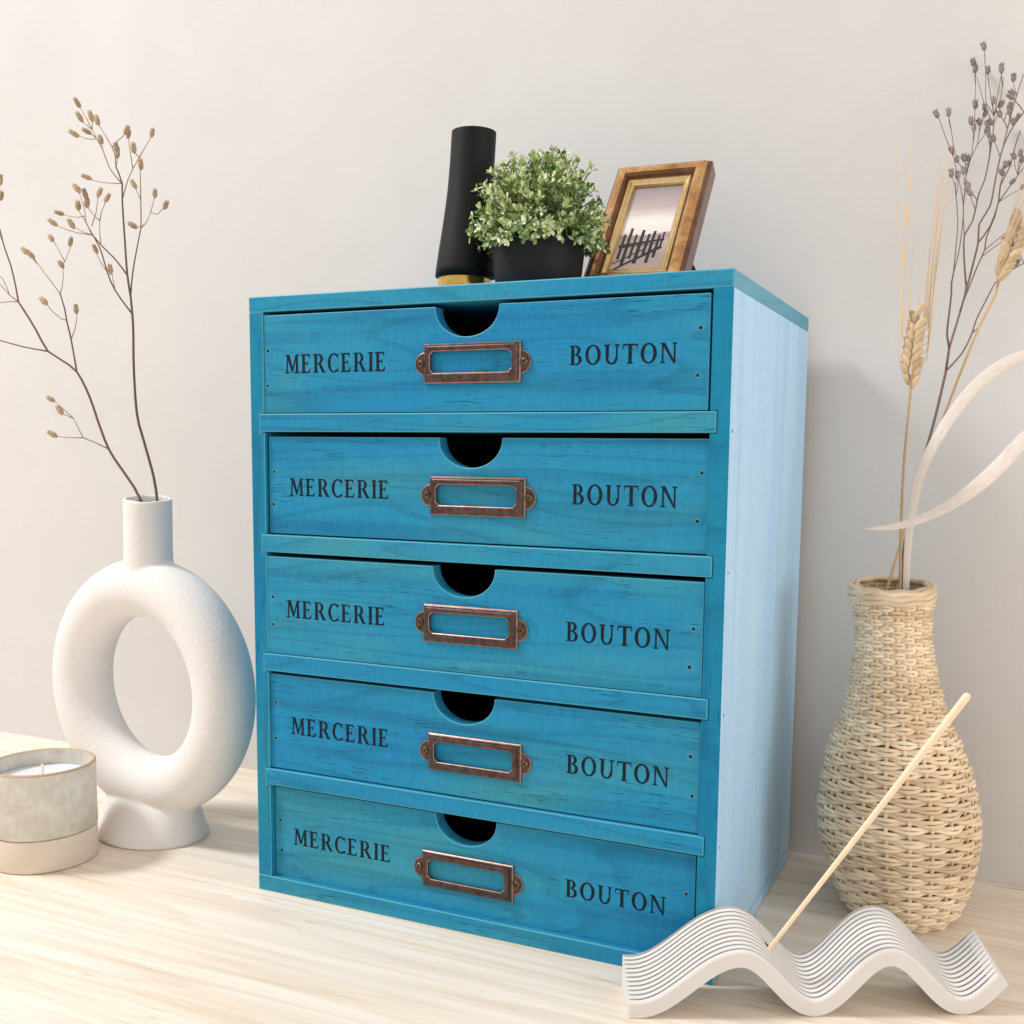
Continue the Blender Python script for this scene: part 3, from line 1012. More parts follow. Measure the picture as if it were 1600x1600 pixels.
# ---------------------------------------------------------------- dried stems
# Plant measurements in metres: stems as [x, y, z, radius] polylines; pods and grains as [x, y, z, axis x, y, z, size]
TWIG_FORKED = [[[-0.1276,0.05301,0.2056,0.001],[-0.1284,0.05385,0.213,0.000992],[-0.12947,0.05499,0.2229,0.000985],[-0.13009,0.05577,0.22943,0.000977],[-0.13073,0.0566,0.23627,0.000969],[-0.13158,0.05731,0.24296,0.000962],[-0.13324,0.05804,0.25199,0.000954],[-0.13569,0.05853,0.26165,0.000946],[-0.13755,0.05869,0.2676,0.000938],[-0.13979,0.05877,0.27414,0.000931],[-0.1421,0.05883,0.28071,0.000923],[-0.14417,0.0589,0.28675,0.000915],[-0.14649,0.05894,0.29322,0.000908],[-0.14857,0.05898,0.29908,0.0009],[-0.15049,0.05933,0.30642,0.000892],[-0.1516,0.05978,0.31223,0.000885],[-0.15266,0.06039,0.31884,0.000877],[-0.15365,0.06108,0.32586,0.000869],[-0.15458,0.06181,0.33288,0.000862],[-0.15541,0.06252,0.33952,0.000854],[-0.15628,0.06341,0.34742,0.000846],[-0.15698,0.06436,0.3552,0.000838],[-0.15764,0.06527,0.36264,0.000831],[-0.15838,0.06606,0.36951,0.000823],[-0.15965,0.06691,0.37831,0.000815],[-0.161,0.0676,0.38624,0.000808],[-0.16195,0.06807,0.3917,0.0008]],[[-0.16195,0.06807,0.3917,0.0008],[-0.16221,0.06717,0.39727,0.000775],[-0.16229,0.06593,0.40586,0.00075],[-0.16199,0.06507,0.41305,0.000725],[-0.16149,0.06413,0.42132,0.0007],[-0.16094,0.06316,0.42994,0.000675],[-0.16051,0.06235,0.43691,0.00065],[-0.16003,0.06149,0.44437,0.000625],[-0.15955,0.06069,0.45139,0.0006],[-0.1591,0.06005,0.45706,0.000575],[-0.1577,0.05911,0.4677,0.00055],[-0.15886,0.05756,0.474,0.000525],[-0.16016,0.0561,0.479,0.0005]],[[-0.16016,0.0561,0.479,0.0005],[-0.16064,0.0563,0.4867,0.00045],[-0.16272,0.05564,0.49216,0.0004]],[[-0.16272,0.05564,0.49216,0.0004],[-0.16582,0.05315,0.49941,0.00034],[-0.16895,0.05069,0.50608,0.00028]],[[-0.16895,0.05069,0.50608,0.00028],[-0.16963,0.04975,0.50913,0.000252]],[[-0.16272,0.05564,0.49216,0.0004],[-0.15861,0.05691,0.49641,0.00034],[-0.15454,0.05816,0.49957,0.00028]],[[-0.15454,0.05816,0.49957,0.00028],[-0.15278,0.05952,0.50353,0.000252]],[[-0.1577,0.05911,0.4677,0.0005],[-0.16252,0.05902,0.47204,0.000483],[-0.16847,0.05917,0.47833,0.000467],[-0.17331,0.06019,0.48631,0.00045],[-0.17762,0.0613,0.49404,0.000433],[-0.18406,0.06196,0.50258,0.000417],[-0.18827,0.06256,0.50871,0.0004]],[[-0.18827,0.06256,0.50871,0.0004],[-0.19377,0.063,0.51716,0.00034],[-0.19907,0.06318,0.52445,0.00028]],[[-0.19907,0.06318,0.52445,0.00028],[-0.20207,0.06326,0.52869,0.000252]],[[-0.18827,0.06256,0.50871,0.0004],[-0.19207,0.0619,0.51169,0.00034],[-0.19457,0.06142,0.51349,0.00028]],[[-0.19457,0.06142,0.51349,0.00028],[-0.19825,0.06141,0.51776,0.000252]],[[-0.18827,0.06256,0.50871,0.0004],[-0.18833,0.0631,0.51328,0.00034],[-0.1884,0.06321,0.51442,0.00028]],[[-0.1884,0.06321,0.51442,0.00028],[-0.1888,0.06271,0.51763,0.000252]],[[-0.18406,0.06196,0.50258,0.0004],[-0.18507,0.0614,0.50122,0.00036],[-0.19156,0.05885,0.50198,0.00032],[-0.19599,0.05732,0.50424,0.00028]],[[-0.19599,0.05732,0.50424,0.00028],[-0.19838,0.05598,0.50502,0.000252]],[[-0.18406,0.06196,0.50258,0.0004],[-0.18735,0.0608,0.50482,0.00028]],[[-0.18735,0.0608,0.50482,0.00028],[-0.18994,0.05971,0.50678,0.000252]],[[-0.17762,0.0613,0.49404,0.0004],[-0.17861,0.06179,0.49702,0.00028]],[[-0.17861,0.06179,0.49702,0.00028],[-0.1787,0.06113,0.50015,0.000252]],[[-0.16016,0.0561,0.479,0.0004],[-0.15922,0.05697,0.48347,0.00028]],[[-0.15922,0.05697,0.48347,0.00028],[-0.15915,0.05708,0.48784,0.000252]],[[-0.1577,0.05911,0.4677,0.0004],[-0.16375,0.05562,0.46776,0.00036],[-0.16942,0.05239,0.46806,0.00032],[-0.17559,0.04898,0.46945,0.00028]],[[-0.17559,0.04898,0.46945,0.00028],[-0.1789,0.04789,0.47135,0.000252]],[[-0.1591,0.06005,0.45706,0.0005],[-0.15865,0.06228,0.46411,0.000475],[-0.15797,0.0649,0.47214,0.00045],[-0.15623,0.06796,0.47987,0.000425],[-0.15358,0.07167,0.48824,0.0004]],[[-0.15358,0.07167,0.48824,0.0004],[-0.15116,0.07403,0.49467,0.00034],[-0.14822,0.07664,0.50111,0.00028]],[[-0.14822,0.07664,0.50111,0.00028],[-0.14633,0.07718,0.50579,0.000252]],[[-0.15623,0.06796,0.47987,0.0004],[-0.15936,0.06928,0.49096,0.00034],[-0.16202,0.07052,0.50092,0.00028]],[[-0.16202,0.07052,0.50092,0.00028],[-0.16295,0.07161,0.50516,0.000252]],[[-0.15358,0.07167,0.48824,0.0004],[-0.15644,0.07016,0.492,0.00028]],[[-0.15644,0.07016,0.492,0.00028],[-0.15767,0.07075,0.4948,0.000252]],[[-0.16195,0.06807,0.3917,0.0006],[-0.16284,0.07003,0.39921,0.000575],[-0.16381,0.07276,0.40928,0.00055],[-0.16414,0.07477,0.41617,0.000525],[-0.16434,0.07695,0.42338,0.0005],[-0.16447,0.07886,0.42967,0.000475],[-0.16461,0.08258,0.44176,0.00045],[-0.16565,0.08414,0.4483,0.000425],[-0.16713,0.08585,0.45594,0.0004],[-0.16866,0.08753,0.4636,0.000375],[-0.17029,0.08931,0.47174,0.00035],[-0.17197,0.09108,0.4799,0.000325],[-0.17315,0.09231,0.48564,0.0003]],[[-0.17315,0.09231,0.48564,0.0004],[-0.17315,0.09231,0.48564,0.00028]],[[-0.17315,0.09231,0.48564,0.00028],[-0.17236,0.09231,0.49013,0.000252]],[[-0.16866,0.08753,0.4636,0.0004],[-0.17171,0.08621,0.47097,0.00028]],[[-0.17171,0.08621,0.47097,0.00028],[-0.1724,0.08516,0.4742,0.000252]],[[-0.16461,0.08258,0.44176,0.0004],[-0.16057,0.08411,0.44631,0.00035],[-0.15761,0.08526,0.45314,0.0003]],[[-0.15761,0.08526,0.45314,0.0004],[-0.15395,0.08546,0.4625,0.00028]],[[-0.15395,0.08546,0.4625,0.00028],[-0.15443,0.08689,0.46659,0.000252]],[[-0.15761,0.08526,0.45314,0.0004],[-0.15198,0.08649,0.45182,0.00034],[-0.14791,0.08761,0.45569,0.00028]],[[-0.14791,0.08761,0.45569,0.00028],[-0.14648,0.08891,0.45834,0.000252]],[[-0.16057,0.08411,0.44631,0.0004],[-0.16459,0.08341,0.44363,0.00034],[-0.16919,0.08258,0.443,0.00028]],[[-0.16919,0.08258,0.443,0.00028],[-0.17079,0.08144,0.44426,0.000252]],[[-0.16229,0.06593,0.40586,0.0006],[-0.16593,0.06485,0.41089,0.000567],[-0.17081,0.06334,0.41718,0.000533],[-0.17596,0.06162,0.42254,0.0005],[-0.18074,0.05999,0.42733,0.000467],[-0.18631,0.05823,0.43412,0.000433],[-0.19148,0.05696,0.44376,0.0004]],[[-0.19148,0.05696,0.44376,0.0004],[-0.19123,0.05689,0.44764,0.00036],[-0.19227,0.05603,0.45536,0.00032],[-0.19412,0.05478,0.46303,0.00028]],[[-0.19412,0.05478,0.46303,0.00028],[-0.19563,0.05431,0.46638,0.000252]],[[-0.19123,0.05689,0.44764,0.0004],[-0.19796,0.05515,0.44691,0.00034],[-0.20794,0.05289,0.44867,0.00028]],[[-0.20794,0.05289,0.44867,0.00028],[-0.21088,0.05177,0.45012,0.000252]],[[-0.18631,0.05823,0.43412,0.0004],[-0.19549,0.05238,0.43533,0.00036],[-0.20284,0.04782,0.43777,0.00032],[-0.20697,0.0453,0.4398,0.00028]],[[-0.20697,0.0453,0.4398,0.00028],[-0.20995,0.04497,0.44185,0.000252]],[[-0.18631,0.05823,0.43412,0.0004],[-0.19441,0.0572,0.43673,0.00034],[-0.20133,0.05649,0.4399,0.00028]],[[-0.20133,0.05649,0.4399,0.00028],[-0.20364,0.05556,0.44236,0.000252]],[[-0.18074,0.05999,0.42733,0.0004],[-0.18197,0.06052,0.43649,0.00035],[-0.1824,0.06127,0.4445,0.0003]],[[-0.1824,0.06127,0.4445,0.0004],[-0.18022,0.06123,0.45103,0.00034],[-0.17736,0.06164,0.45591,0.00028]],[[-0.17736,0.06164,0.45591,0.00028],[-0.17565,0.06208,0.45976,0.000252]],[[-0.18729,0.0584,0.44038,0.0004],[-0.18572,0.06129,0.45036,0.00034],[-0.18579,0.06356,0.46092,0.00028]],[[-0.18579,0.06356,0.46092,0.00028],[-0.18573,0.06486,0.46512,0.000252]],[[-0.1824,0.06127,0.4445,0.0004],[-0.18714,0.06036,0.4486,0.00034],[-0.19105,0.05986,0.45328,0.00028]],[[-0.19105,0.05986,0.45328,0.00028],[-0.19209,0.05926,0.45715,0.000252]],[[-0.19148,0.05696,0.44376,0.0004],[-0.19874,0.05754,0.45228,0.00028]],[[-0.19874,0.05754,0.45228,0.00028],[-0.19937,0.05797,0.45545,0.000252]],[[-0.15965,0.06691,0.37831,0.0006],[-0.16325,0.06613,0.38288,0.000578],[-0.16828,0.06504,0.38936,0.000556],[-0.17259,0.06418,0.39541,0.000533],[-0.17626,0.06368,0.40203,0.000511],[-0.17909,0.06354,0.40868,0.000489],[-0.18215,0.06363,0.4174,0.000467],[-0.1854,0.06363,0.42604,0.000444],[-0.18983,0.06294,0.43349,0.000422],[-0.19348,0.06223,0.43876,0.0004]],[[-0.17909,0.06354,0.40868,0.0004],[-0.18465,0.06322,0.41574,0.00034],[-0.18835,0.06328,0.42165,0.00028]],[[-0.18835,0.06328,0.42165,0.00028],[-0.19009,0.0639,0.42527,0.000252]],[[-0.17259,0.06418,0.39541,0.0004],[-0.17734,0.06628,0.40732,0.00028]],[[-0.17734,0.06628,0.40732,0.00028],[-0.17799,0.06554,0.41041,0.000252]]]
TWIG_FORKED_PODS = [[-0.17037,0.05047,0.50941,-0.378,0.126,0.917,1.053],[-0.15271,0.05944,0.5035,0.395,0.161,0.905,0.943],[-0.2014,0.06263,0.52843,-0.399,-0.308,0.864,1.025],[-0.19742,0.06064,0.51746,-0.385,-0.362,0.849,1.034],[-0.18933,0.06322,0.51783,-0.224,-0.166,0.96,1.073],[-0.19866,0.05624,0.50512,-0.763,-0.358,0.538,1.07],[-0.19009,0.05984,0.50684,-0.821,-0.348,0.454,0.961],[-0.17943,0.06184,0.50042,-0.47,0.079,0.879,1.007],[-0.15947,0.0574,0.48795,0.198,-0.059,0.978,0.941],[-0.15984,0.05715,0.49096,-0.162,-0.097,0.982,1.049],[-0.17879,0.04779,0.47131,-0.738,-0.6,0.309,0.946],[-0.14693,0.0778,0.50602,0.175,0.066,0.982,0.909],[-0.16225,0.0709,0.5049,0.137,0.17,0.976,0.904],[-0.15711,0.07018,0.4946,-0.093,-0.032,0.995,1.024],[-0.17299,0.09295,0.49035,0.008,-0.05,0.999,1.092],[-0.1732,0.08597,0.47446,-0.496,-0.182,0.849,0.973],[-0.15363,0.08606,0.46634,0.057,0.011,0.998,0.911],[-0.14624,0.08865,0.45827,0.393,0.108,0.913,0.95],[-0.1712,0.08186,0.44438,-0.833,-0.157,0.531,1.098],[-0.19579,0.05446,0.46643,-0.651,-0.121,0.749,1.078],[-0.21088,0.05177,0.45012,-0.897,-0.37,0.241,0.942],[-0.20939,0.04446,0.44171,-0.704,-0.365,0.61,1.013],[-0.20381,0.0557,0.44241,-0.496,-0.145,0.856,1.049],[-0.17622,0.06263,0.45992,0.346,0.329,0.878,0.967],[-0.18517,0.06432,0.46495,0.207,0.319,0.925,1.031],[-0.19255,0.05969,0.45728,-0.182,0.246,0.952,1.094],[-0.19912,0.05774,0.45538,-0.383,0.289,0.877,1.094],[-0.19347,0.05939,0.46333,-0.16,-0.235,0.959,1.027],[-0.1894,0.06324,0.4251,-0.338,-0.205,0.918,0.903],[-0.17858,0.06612,0.41054,-0.18,0.083,0.98,1.01]]
TWIG_LEANING = [[[-0.1367,0.05127,0.20622,0.001],[-0.13787,0.05201,0.21316,0.000988],[-0.13955,0.05297,0.22262,0.000977],[-0.14074,0.05366,0.22937,0.000965],[-0.14206,0.05437,0.23654,0.000954],[-0.14362,0.0548,0.2427,0.000942],[-0.14981,0.05412,0.25362,0.000931],[-0.15722,0.05278,0.26362,0.000919],[-0.16109,0.05206,0.26869,0.000908],[-0.16551,0.05124,0.27458,0.000896],[-0.16965,0.05062,0.28094,0.000885],[-0.17323,0.05036,0.28801,0.000873],[-0.17653,0.05029,0.29556,0.000862],[-0.17948,0.05026,0.30251,0.00085],[-0.18281,0.0503,0.31079,0.000838],[-0.18621,0.05024,0.31862,0.000827],[-0.18935,0.05,0.32481,0.000815],[-0.1929,0.04963,0.33121,0.000804],[-0.1966,0.04902,0.33658,0.000792],[-0.20254,0.04747,0.34168,0.000781],[-0.20837,0.04573,0.34528,0.000769],[-0.21771,0.04298,0.35124,0.000758],[-0.22261,0.0422,0.35852,0.000746],[-0.22699,0.04167,0.36605,0.000735],[-0.23211,0.0409,0.37393,0.000723],[-0.237,0.04008,0.38092,0.000712],[-0.24124,0.03935,0.38692,0.0007]],[[-0.24124,0.03935,0.38692,0.0006],[-0.24201,0.03829,0.39685,0.000575],[-0.24281,0.03737,0.40455,0.00055],[-0.24388,0.03629,0.41254,0.000525],[-0.24535,0.0351,0.41899,0.0005],[-0.24681,0.03395,0.42497,0.000475],[-0.24854,0.03224,0.43691,0.00045],[-0.25035,0.03073,0.44534,0.000425],[-0.25194,0.02943,0.45226,0.0004]],[[-0.21771,0.04298,0.35124,0.0006],[-0.22554,0.04052,0.35254,0.000567],[-0.23557,0.03739,0.35442,0.000533],[-0.24458,0.03466,0.35672,0.0005],[-0.25314,0.03208,0.35902,0.000467],[-0.26137,0.02956,0.36092,0.000433],[-0.2674,0.0277,0.36224,0.0004]],[[-0.1966,0.04902,0.33658,0.0006],[-0.19747,0.04871,0.34299,0.000586],[-0.19871,0.04828,0.35197,0.000571],[-0.19987,0.04787,0.35986,0.000557],[-0.20132,0.04731,0.36762,0.000543],[-0.20249,0.04686,0.37348,0.000529],[-0.20356,0.04648,0.38164,0.000514],[-0.20623,0.04539,0.39201,0.0005]],[[-0.20623,0.04539,0.39201,0.0004],[-0.20621,0.04731,0.39726,0.00036],[-0.20715,0.04963,0.40489,0.00032],[-0.20913,0.05114,0.41158,0.00028]],[[-0.20913,0.05114,0.41158,0.00028],[-0.21035,0.05118,0.41347,0.000252]],[[-0.21035,0.05118,0.41347,0.0004],[-0.20841,0.05254,0.41595,0.00034],[-0.20577,0.05563,0.42651,0.00028]],[[-0.20577,0.05563,0.42651,0.00028],[-0.20596,0.05596,0.4302,0.000252]],[[-0.20841,0.05254,0.41595,0.0004],[-0.21287,0.05256,0.42246,0.00034],[-0.21733,0.05258,0.42899,0.00028]],[[-0.21733,0.05258,0.42899,0.00028],[-0.22005,0.05191,0.43278,0.000252]],[[-0.20623,0.04539,0.39201,0.0004],[-0.20969,0.04455,0.39646,0.00037],[-0.21456,0.04337,0.40271,0.00034],[-0.21875,0.04236,0.40812,0.00031],[-0.22527,0.04081,0.4167,0.00028]],[[-0.22527,0.04081,0.4167,0.00028],[-0.22733,0.03996,0.41949,0.000252]],[[-0.2224,0.04159,0.41271,0.0004],[-0.23148,0.0415,0.42058,0.00028]],[[-0.23148,0.0415,0.42058,0.00028],[-0.2331,0.04023,0.42249,0.000252]],[[-0.19987,0.04787,0.35986,0.0004],[-0.19749,0.04944,0.36678,0.00034],[-0.19642,0.05056,0.37505,0.00028]],[[-0.19642,0.05056,0.37505,0.00028],[-0.19818,0.05187,0.38119,0.000252]],[[-0.20249,0.04686,0.37348,0.0004],[-0.20518,0.04532,0.37386,0.00036],[-0.211,0.0423,0.37916,0.00032],[-0.2137,0.04095,0.38317,0.00028]],[[-0.2137,0.04095,0.38317,0.00028],[-0.2171,0.04074,0.38646,0.000252]],[[-0.16965,0.05062,0.28094,0.0005],[-0.17688,0.0459,0.28541,0.00045],[-0.18407,0.04116,0.28894,0.0004]],[[-0.18407,0.04116,0.28894,0.0004],[-0.191,0.03607,0.2888,0.00034],[-0.19794,0.03109,0.28958,0.00028]],[[-0.19794,0.03109,0.28958,0.00028],[-0.20095,0.02991,0.2909,0.000252]],[[-0.18407,0.04116,0.28894,0.0004],[-0.18598,0.03865,0.29617,0.00035],[-0.18764,0.03646,0.30247,0.0003]],[[-0.18764,0.03646,0.30247,0.0004],[-0.19345,0.03354,0.30872,0.00034],[-0.19809,0.03121,0.31361,0.00028]],[[-0.19809,0.03121,0.31361,0.00028],[-0.20166,0.03003,0.31585,0.000252]],[[-0.18764,0.03646,0.30247,0.0004],[-0.19357,0.03294,0.30552,0.00028]],[[-0.19357,0.03294,0.30552,0.00028],[-0.19632,0.0327,0.30779,0.000252]],[[-0.24124,0.03935,0.38692,0.0005],[-0.24823,0.03779,0.39207,0.000433],[-0.25601,0.03647,0.40004,0.000367],[-0.26103,0.03536,0.4038,0.0003]],[[-0.24124,0.03935,0.38692,0.0004],[-0.24669,0.03738,0.38737,0.000367],[-0.25434,0.03443,0.3864,0.000333],[-0.26111,0.03185,0.38591,0.0003]],[[-0.24823,0.03779,0.39207,0.0003],[-0.24972,0.03711,0.39707,0.0003],[-0.25201,0.03604,0.40296,0.0003],[-0.25476,0.03468,0.40609,0.0003],[-0.25867,0.03274,0.41056,0.0003]],[[-0.24881,0.03373,0.43047,0.0004],[-0.25491,0.03557,0.44253,0.00037],[-0.25679,0.03769,0.45062,0.00034],[-0.25853,0.04038,0.46012,0.00031],[-0.25974,0.04232,0.46694,0.00028]],[[-0.25974,0.04232,0.46694,0.00028],[-0.25965,0.04319,0.47528,0.000252]],[[-0.25491,0.03557,0.44253,0.0004],[-0.25527,0.03674,0.44956,0.00034],[-0.25563,0.03792,0.4566,0.00028]],[[-0.25563,0.03792,0.4566,0.00028],[-0.25451,0.03891,0.46258,0.000252]]]
TWIG_LEANING_PODS = [[-0.21008,0.05094,0.41341,-0.587,-0.103,0.803,0.907],[-0.20598,0.05598,0.43021,0.151,0.178,0.972,0.973],[-0.22,0.05186,0.43277,-0.642,0.012,0.767,0.917],[-0.22754,0.04015,0.41954,-0.563,-0.326,0.759,0.997],[-0.23372,0.04076,0.42263,-0.724,-0.141,0.675,1.002],[-0.19719,0.05095,0.38103,0.01,-0.128,0.992,0.939],[-0.21641,0.04014,0.38635,-0.758,-0.047,0.65,1.075],[-0.20095,0.02992,0.2909,-0.819,-0.272,0.505,1.042],[-0.20156,0.02995,0.31584,-0.832,-0.19,0.521,0.915],[-0.19579,0.03223,0.30777,-0.627,-0.071,0.776,1.025],[-0.25978,0.04331,0.47532,0.168,0.017,0.986,1.057],[-0.25469,0.03906,0.46263,-0.03,0.333,0.942,1.032]]
